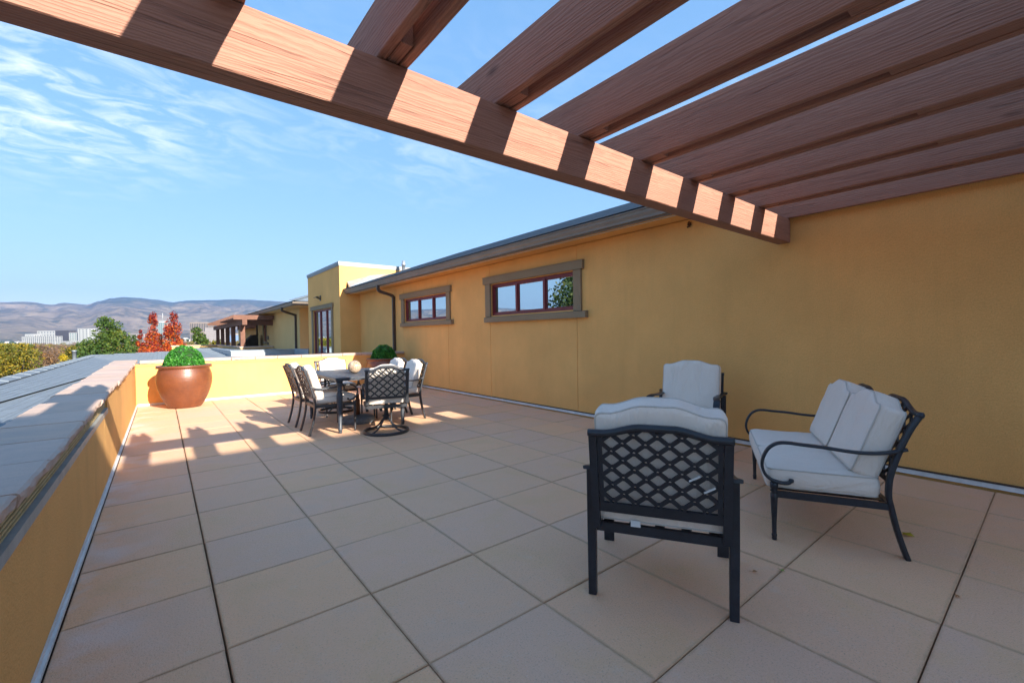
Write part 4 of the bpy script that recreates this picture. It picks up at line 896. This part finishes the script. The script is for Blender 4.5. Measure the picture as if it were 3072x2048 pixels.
def club_chair(loc, rz, label):
    """lattice back armchair with flat arms on straight square legs"""
    o = empty('lounge_chair', loc, rz, label, 'armchair', 'lounge chairs facing each other'); m_ = 'black_metal'; W = .574; hw = W/2; aw = .314
    for s_ in (-1, 1):
        mb = MB(); mb.sweep([(s_*aw, -.02, 0), (s_*(aw+.004), .0, .30), (s_*(aw+.004), -.0, .612)], rprof(.021, .021, .15), up=(0, 1, 0), scales=[.92, 1, 1.05], smooth=False); mb.build('rear_leg', m_, o)
        ap = smooth_path([(0, -.055, .632), (0, .0, .624), (0, .12, .616), (0, .28, .622), (0, .42, .632), (0, .50, .618), (0, .545, .575), (0, .56, .50), (0, .565, .30), (0, .57, 0)], 4)
        mb = MB(); pts = [Vector((s_*(aw+.006-(.03 if 2 < i < 20 else 0)*math.sin(min(1, i/20)*3.14)), p.y, p.z)) for i, p in enumerate(ap)]
        mb.sweep(pts, [(b_, a_) for a_, b_ in rprof(.030, .009, .25)], up=(s_, 0, 0), scales=None, smooth=False); mb.build('arm', m_, o)
        mb = MB(); mb.bar((s_*hw, -.035, .34), (s_*hw, -.135, .822), .036, .026, up=(0, 1, 0)); mb.build('back_post', m_, o)
    mb = MB(); pts = [(-hw-.02+(W+.04)*i/40, -.138, .822+camel(-hw+(W)*i/40, W, .034)) for i in range(41)]; mb.sweep(pts, rprof(.018, .0155, .45), up=(0, 0, 1)); mb.build('top_rail', m_, o)
    ang = math.atan2(.10, .482); PM = Matrix.Translation((0, -.062, .475)) @ Matrix.Rotation(ang, 4, 'X')
    lt = lattice(W-.044,   .352, .031, .102, .0180, ratio=.84, boss=.0165); lt.build('lattice_panel', m_, o, PM)
    mb = MB(); mb.box(-hw+.018, hw-.018, -.008, .008, -.045, .002); mb.build('lower_rail', m_, o, PM)
    for s_ in (-1, 1):
        mb = MB(); mb.box(s_*(hw-.03)-.010, s_*(hw-.03)+.010, -.007, .007, -.02, .34); mb.build('panel_stile', m_, o, PM)
    mb = MB(); mb.bar((-aw+.02, .0, .335), (aw-.02, .0, .335), .026, .045); mb.bar((-aw+.02, .53, .335), (aw-.02, .53, .335), .026, .045)
    for s_ in (-1, 1): mb.bar((s_*(aw-.02), .0, .335), (s_*(aw-.02), .55, .335), .024, .040)
    for k in range(5): mb.bar((-.24+k*.12, .0, .345), (-.24+k*.12, .53, .345), .045, .004)
    mb.build('seat_frame', m_, o)
    ZU = Matrix(((1, 0, 0, 0), (0, 0, 1, 0), (0, -1, 0, 0), (0, 0, 0, 1)))
    cushion('seat_cushion', rrect(.575, .56, .035), .105, Matrix.Translation((0, -.005, .43)) @ ZU, o, puff=.016, seed=4)
    cushion('back_cushion', camel_outline(.565, .495, .042, .03), .115, Matrix.Translation((0, .055, .475)) @ Matrix.Rotation(ang, 4, 'X'), o, puff=.022, seed=8)
    tg = MB(); tg.box(-.13, -.085, -.018, -.0145, .345, .375); tg.build('care_tag', 'tag_white', o, Matrix.Translation((0, 0, .01)))
    for (x_, z_, a) in ((.13, .63, .8), (.19, .585, .9)):
        tt = MB(); tt.bar((x_, -.115, z_), (x_+.045, -.120, z_+.028), .004, .008); tt.build('cushion_tie', 'tie', o)
    return o
ra = Vector((1.66, 1.462)); rb = Vector((1.986, .913)); cA = (ra+rb)/2; dA = (rb-ra).normalized()      # left-to-right seen from behind
club_chair((cA.x, cA.y, 0), math.atan2(dA.y, dA.x), 'nearest black lattice back lounge chair, seen from behind with pale cushion')
club_chair((4.50, 2.52, 0), R(109), 'lounge chair against the ochre wall, facing the nearest chair')

ch1 = None; spots = [(1.768, 7.083, -90, 'far one of the two left side dining chairs, back to the parapet'), (1.768, 6.330, -90, 'nearer left side dining chair, its rear legs splayed toward the parapet'),
         (2.905, 6.437, 90, 'nearer right side dining chair with full white back cushion showing'), (2.905, 7.090, 90, 'far right side dining chair, cushion top just in front of the corner planter')]
for k, (x_, y_, a, lb) in enumerate(spots):
    if ch1 is None: ch1 = seat_unit('dining_chair', (x_, y_, 0), R(a), lb, 'chair', 'fixed dining chairs along the table sides', W=.46, front_w=.56, prof=DIN, mat='dining_metal', cush_t=.075, rise=.045, pitch=.098)
    else:
        c_ = copy_tree(ch1); c_.location = (x_, y_, 0); c_.rotation_euler = (0, 0, R(a)); c_['label'] = lb
def swivel(loc, rz, label, src=None):
    if src: c_ = copy_tree(src); c_.location = loc; c_.rotation_euler = (0, 0, rz); c_['label'] = label; return c_
    o = seat_unit('swivel_chair', loc, rz, label, 'chair', 'swivel dining chairs at the table ends', W=.50, front_w=.54, prof=DIN, mat='dining_metal', legs=False, cush_t=.085, rise=.045, pitch=.105)
    mb = MB(); pts = [(.285*math.cos(2*math.pi*i/40), .285*math.sin(2*math.pi*i/40), .020) for i in range(40)]; mb.sweep(pts, rprof(.013, .019, .2), closed=True); mb.build('base_ring', 'dining_metal', o)
    for k in range(4):
        a = R(45+90*k); c_, s_ = math.cos(a), math.sin(a); mb = MB(); mb.tube(smooth_path([(.02*c_, .02*s_, .215), (.06*c_, .06*s_, .165), (.13*c_, .13*s_, .09), (.21*c_, .21*s_, .045), (.275*c_, .275*s_, .03)], 4), .0125, 7); mb.build('base_spoke', 'dining_metal', o)
    mb = MB(); mb.lathe([(0, .17), (.030, .17), (.034, .20), (.050, .215), (.060, .222), (.050, .23), (.030, .24), (.026, .30), (.026, .335), (0, .335)], 16); mb.box(-.10, .10, -.11, .11, .335, .357); mb.build('swivel_post', 'dining_metal', o)
    mb = MB()
    for s_ in (-1, 1):
        for k in range(8): mb.lathe([(.010, -.006), (.021, 0), (.010, .006)], 9, (0, 0, 0)) if False else mb.tube([(s_*.07+.0, -.10+.024*k, .318), (s_*.07, -.088+.024*k, .318)], .019, 8)
        mb.tube([(s_*.07, -.115, .318), (s_*.07, .10, .318)], .010, 6)
    mb.build('spring', 'black_metal', o); return o
sw1 = swivel((2.345, 5.68, 0), R(-18), 'swivel chair on a ring base at the near end of the table, back to us')
swivel((2.37, 7.90, 0), R(180), 'swivel rocker chair at the far end of the table, facing us', sw1)

# dining table
tb = empty('dining_table', (2.29, 6.73, 0), 0, 'rectangular dark metal slatted dining table', 'table'); hx, hy, zt = .525, .80, .745
mb = MB()
mb.box(-hx, hx, -hy, -hy+.085, zt-.022, zt); mb.box(-hx, hx, hy-.085, hy, zt-.022, zt); mb.box(-hx, -hx+.085, -hy+.0851, hy-.0851, zt-.022, zt); mb.box(hx-.085, hx, -hy+.0851, hy-.0851, zt-.022, zt)
mb.box(-hx+.015, hx-.015, -hy+.015, -hy+.035, zt-.045, zt-.0221); mb.box(-hx+.015, hx-.015, hy-.035, hy-.015, zt-.045, zt-.0221); mb.box(-hx+.015, -hx+.035, -hy+.0351, hy-.0351, zt-.045, zt-.0221); mb.box(hx-.035, hx-.015, -hy+.0351, hy-.0351, zt-.045, zt-.0221); mb.build('table_frame', 'table_metal', tb)
ns = 16; yy0 = -hy+.09; st_ = (2*hy-.18)/ns
sm_ = MB(); sm_.box(-hx+.087, hx-.087, .004, st_-.006, -.016, 0); sme = sm_.mesh('slat', 'table_metal')
for k in range(ns): link(bpy.data.objects.new('slat', sme), tb, Matrix.Translation((0, yy0+k*st_, zt-.001)))
mb = MB(); mb.box(-.02, .02, -hy+.036, hy-.036, zt-.045, zt-.018); mb.build('cross_brace', 'table_metal', tb)
for sx_ in (-1, 1):
    for sy_ in (-1, 1):
        mb = MB(); r_ = .037; x_ = sx_*.445; y_ = sy_*.71; Z = zt-.046
        mb.lathe([(0, 0), (r_*.62, 0), (r_*.70, .01), (r_*.62, .035), (r_*.80, .045), (r_*.80, .055), (r_*.66, .062), (r_*.85, .30), (r_*1.08, .48), (r_*1.05, .53), (r_*.75, .555), (r_*1.1, .575), (r_*.8, .59), (r_*.85, .63), (r_*1.15, .65), (r_*1.15, Z-.001), (0, Z-.001)], 14, (x_, y_, 0)); mb.build('leg', 'table_metal', tb)
ub = MB(); ub.lathe([(0, 0), (.245, 0), (.25, .012), (.25, .055), (.225, .085), (.17, .10), (.06, .108), (.05, .11), (0, .11)], 32)
ubo = empty('umbrella_base', (2.30, 6.65, 0), 0, 'round blue grey umbrella stand base under the dining table', 'umbrella base'); ub.build('base', 'concrete_base', ubo)
up_ = MB(); up_.lathe([(0, .10), (.036, .10), (.036, .34), (.026, .345), (.026, .42), (0, .42)], 14); up_.build('tube', 'pole_brown', ubo)
bl = MB(); prf = [(.096*math.sin(math.pi*i/20), -.096*math.cos(math.pi*i/20)) for i in range(21)]; bl.lathe(prf, 32); bo = bl.build('decorative_ball', 'ball'); bo.location = (2.235, 6.56, zt+.0955); tag(bo, 'glazed tan speckled ball standing on the dining table', 'ball')

# ------------------------------------------------------------------ planters
def planter(x, y, R_, H_, label, seed):
    o = empty('planter', (x, y, 0), seed, label, 'plant pot', 'round glazed planters along the end parapet')
    k = R_/.53; h = H_/.80
    pr = [(0, .0), (.28, .0), (.30, .008), (.33, .04), (.385, .12), (.445, .23), (.495, .36), (.522, .47), (.527, .55), (.515, .63), (.490, .70), (.474, .735), (.474, .748), (.505, .756), (.522, .768), (.524, .784), (.512, .798), (.485, .80), (.470, .79), (.462, .76), (.46, .70), (0, .70)]
    P3 = [(r_*k, z_*h) for r_, z_ in pr]; mb = MB(); mb.lathe(P3[:-2], 56); mb.build('pot', 'terracotta', o)
    s_ = MB(); s_.lathe([(0, .70*h), (.455*k, .70*h)], 32); s_.build('soil', 'soil', o)
    bd = MB()
    for i in range(90): a = 2*math.pi*i/90; bd.lathe([(0, -.006), (.006, 0), (0, .006)], 5, (.520*k*math.cos(a), .520*k*math.sin(a), .752*h))
    bd.build('rim_beading', 'terracotta', o, kind='stuff'); return o
def boxwood(x, y, z, Rb, Hb, label, seed, n=11000):
    rng = np.random.default_rng(seed); o = empty('boxwood', (x, y, z), 0, label, 'shrub', 'clipped boxwood domes')
    q = rng.normal(size=(n, 3)); q /= np.linalg.norm(q, axis=1)[:, None]; q[:, 2] = np.abs(q[:, 2])*1.0-.12; rad = rng.uniform(.90, 1.02, n)+.07*np.array([mnoise.noise(Vector(p)*5+Vector((seed, 0, 0))) for p in q])
    c_ = q*rad[:, None]*np.array([Rb, Rb, Hb]); lf = bpy.data.objects.new('foliage', leaf_mesh('foliage', c_, .0175*rng.uniform(.6, 1.3, n), 'leaf_box', rng, .62)); link(lf, o)
    co = MB(); co.lathe([(Rb*.90*math.cos(a), Hb*.90*math.sin(a)) for a in [R(-8+98*i/12) for i in range(13)]], 28); co.build('inner_twigs', 'leaf_green', o); return o
planter(.335, 10.43, .44, .80, 'large rust brown glazed planter standing sunlit at the left end of the parapet', .3)
boxwood(.335, 10.43, .775, .325, .435, 'sunlit clipped boxwood dome in the left planter', 5)
planter(4.33, 10.56, .43, .75, 'rust brown glazed planter half hidden behind the dining set in the shaded corner', 1.1)
boxwood(4.33, 10.56, .73, .31, .385, 'shaded clipped boxwood dome in the corner planter', 6, 9000)

# ------------------------------------------------------------------ second unit and far pergola
b2 = empty('apartment_building', (5.0, 22, 0), 0, 'second ochre unit beyond the grey roof, with its own gutter and narrow window', 'building'); B2 = Matrix.Translation((-5.0, -22, 0))
WN = (30.1, 31.05, 1.10, 2.30)
mb = wall_grid(5.0, (21.95, 33.7), (-9.6, 2.66), [WN], []); mb.add([(5.0, 21.95, -9.6), (14, 21.95, -9.6), (14, 21.95, 2.66), (5.0, 21.95, 2.66), (5.0, 33.7, -9.6), (14, 33.7, -9.6), (14, 33.7, 2.66), (5.0, 33.7, 2.66)], [(0, 1, 2, 3), (5, 4, 7, 6)]); mb.box(5.14, 5.2, 22, 33.6, -9.6, 2.64); mb.build('wall', 'stucco_pale', b2, B2)
mb = MB(); mb.box(5.4, 14, 33.71, 46, -9.6, 2.4); mb.build('rear_wall', 'stucco_pale', b2, B2)
mb = MB(); mb.box(4.45, 14, 20.28, 34.0, 2.661, 2.68); mb.build('soffit', 'stucco_pale', b2, B2)
g_ = gutter_mb(4.32, 20.1, 34.0, 2.80); g_.build('gutter', 'gutter', b2, B2); g_ = gutter_mb(20.08, 4.32, 14, 2.80, 'x'); g_.build('gutter', 'gutter', b2, B2)
mb = MB(); mb.box(4.402, 4.44, 20.17, 34.0, 2.6601, 2.81); mb.box(4.4401, 14, 20.17, 20.22, 2.6601, 2.81); mb.build('fascia', 'gutter', b2, B2)
mb = MB(); mb.add([(4.30, 20.06, 2.83), (14, 20.06, 2.83), (14, 34.1, 2.83), (4.30, 34.1, 2.83), (9, 24.8, 4.5), (9, 29.4, 4.5), (14, 24.8, 4.5), (14, 29.4, 4.5)], [(0, 1, 6, 4), (0, 4, 5, 3), (3, 5, 7, 2), (4, 6, 7, 5)]); mb.build('roof', 'shingle', b2, B2)
hp = MB(); a_, b_ = Vector((4.30, 20.06, 2.84)), Vector((9, 24.8, 4.51))
for k in range(18): hp.bar(a_.lerp(b_, k/18)+Vector((0, 0, .02)), a_.lerp(b_, (k+1)/18)+Vector((0, 0, .005)), .26, .02)
hp.build('hip_cap', 'shingle', b2, B2)
window(b2, wallM(5.0, (WN[0]+WN[1])/2, B2), WN[1]-WN[0], WN[2], WN[3], 1, hw=.13)
for (ya, zlo) in ((22.5, .3), (33.2, .3)):
    downspout(b2, [(4.37, ya-.1, 2.68), (4.37, ya-.1, 2.55), (4.55, ya-.08, 2.47), (4.90, ya, 2.36), (4.955, ya, 2.28), (4.955, ya, 1.4), (4.955, ya, zlo)], B2, (.05, .04))
wall_lamp(b2, 5.0, 31.8, 2.52, B2, 1.2)
mb = MB(); mb.box(4.93, 4.999, 29.42, 29.66, 1.20, 1.42); mb.box(4.95, 4.999, 29.48, 29.58, .88, 1.05); mb.build('electrical_box', 'gutter', b2, B2)
mb = MB(); mb.lathe([(.05, 0), (.05, .5), (.07, .5), (.07, .55), (0, .55)], 10, (8.2, 24.0, 4.15)); mb.build('vent_pipe', 'galvanised', b2, B2)
p2 = empty('parapet_wall', (3.5, 34, 0), 0, 'low pale parapet round the neighbouring terrace under the far pergola', 'wall'); P2 = Matrix.Translation((-3.5, -34, 0))
mb = MB(); mb.box(3.38, 3.66, 28.0, 42.1, -2, .78); mb.box(3.661, 4.98, 28.0, 28.25, -2, .78); mb.box(.6, 3.379, 40.9, 41.15, -2, .78); mb.build('wall_panel', 'stucco_pale', p2, P2)
mb = MB(); mb.box(3.33, 3.70, 27.95, 42.15, .781, .85); mb.box(3.701, 4.98, 27.95, 28.30, .781, .85); mb.box(.55, 3.329, 40.85, 41.2, .781, .85); mb.build('coping', 'stone', p2, P2)
pf = empty('pergola', (3.5, 35, .85), 0, 'small distant brown pergola on square posts beside the second unit', 'pergola'); PF = Matrix.Translation((-3.5, -35, -.85))
for yy in (28.22, 32.2, 35.2, 38.3, 41.7):
    mb = MB(); mb.box(3.40, 3.62, yy-.13, yy+.13, .851, 2.02); mb.build('post', 'wood_far', pf, PF)
mb = MB(); mb.box(3.40, 3.62, 27.3, 44.0, 2.021, 2.30); mb.build('beam', 'wood_far', pf, PF)
mb = MB(); mb.box(5.1, 5.3, 34.2, 44.0, 2.021, 2.30); mb.build('beam', 'wood_far', pf, PF)
mb = MB(); mb.box(3.621, 5.0, 28.1, 28.3, 2.021, 2.30); mb.build('cross_beam', 'wood_far', pf, PF)
rm_ = MB(); rm_.add([(3.0, -.05, .13), (5.38, -.05, .0), (5.38, .05, .0), (3.0, .05, .13), (3.0, -.05, .24), (5.38, -.05, .24), (5.38, .05, .24), (3.0, .05, .24)], [(3, 2, 1, 0), (4, 5, 6, 7), (0, 1, 5, 4), (1, 2, 6, 5), (2, 3, 7, 6), (3, 0, 4, 7)]); rme = rm_.mesh('rafter', 'wood_far')
sh_ = MB(); sh_.box(3.0, 4.92, -.05, .05, 0, .24); shm = sh_.mesh('rafter', 'wood_far')
for k in range(40):
    yy = 27.4+k*.43; link(bpy.data.objects.new('rafter', rme if yy > 34.2 else shm), pf, PF @ Matrix.Translation((0, yy, 2.305)))
gc = MB(); gc.add([(3.75, 31.2, -.05), (4.75, 31.2, -.05), (4.8, 32.4, -.05), (3.75, 32.4, -.05), (3.70, 31.25, .95), (4.05, 31.25, 1.12), (4.45, 31.3, 1.50), (4.72, 31.3, 1.52), (3.72, 32.3, .95), (4.05, 32.3, 1.12), (4.45, 32.3, 1.50), (4.74, 32.3, 1.52)],
    [(0, 1, 7, 6, 5, 4), (2, 3, 8, 9, 10, 11), (1, 2, 11, 7), (3, 0, 4, 8), (4, 5, 9, 8), (5, 6, 10, 9), (6, 7, 11, 10)])
gco = empty('covered_grill', (4.2, 31.8, 0), 0, 'barbecue under a dark brown cover beneath the far pergola', 'grill'); gc.build('cover', 'cover', gco, Matrix.Translation((-4.2, -31.8, 0)))
f2 = MB(); f2.box(3.67, 4.99, 28.26, 42, -.2, -.06); tag(f2.build('neighbour_terrace_floor', 'flashing'), kind='structure')

# ------------------------------------------------------------------ small things
nb = MB()
for k in range(14):
    a = random.Random(k); nb.lathe([(0, -.012), (.010, -.004), (.009, .008), (0, .012)], 6, (WX-.015-a.uniform(0, .012), 2.86+a.uniform(-.02, .02), 2.60+a.uniform(-.035, .035)))
tag(nb.build('insect_nest', 'nest'), 'small brown clump stuck on the wall under the end of the eave', 'nest')
def leaf(x, y, s_, mat, label, rz, z=.003):
    rr = random.Random(label); mb = MB(); vs_ = [(0, 0, .35*s_)]; n_ = 9
    for k in range(n_):
        a = 2*math.pi*k/n_; r_ = s_*(.55+.45*(k % 2))*rr.uniform(.8, 1.1); vs_.append((r_*math.cos(a), r_*.7*math.sin(a), rr.uniform(0, .4)*s_))
    mb.add(vs_, [(0, 1+k, 1+(k+1) % n_) for k in range(n_)], True); mb.bar((s_*.6, 0, .1*s_), (s_*1.5, s_*.2, .05*s_), s_*.06, s_*.06)
    o = mb.build('fallen_leaf', mat); o.location = (x, y, z); o.rotation_euler = (0, 0, rz); tag(o, label, 'leaf', 'fallen leaves on the terrace'); return o
leaf(3.59, .60, .045, 'dry_leaf_yellow', 'curled yellow leaf behind the loveseat by the wall', 2.5)
leaf(2.56, .93, .020, 'dry_leaf_green', 'tiny green leaf in the joint in front of the loveseat', 1)
leaf(2.44, 1.02, .018, 'dry_leaf_brown', 'tiny orange leaf fragment near the nearest chair leg', 2)
leaf(.135, 1.78, .022, 'dry_leaf_brown', 'small orange brown leaf caught in the long open joint at the left', 2.2)
leaf(2.94, .31, .018, 'dry_leaf_brown', 'small pale brown leaf in the wide joint at the lower right', .4)
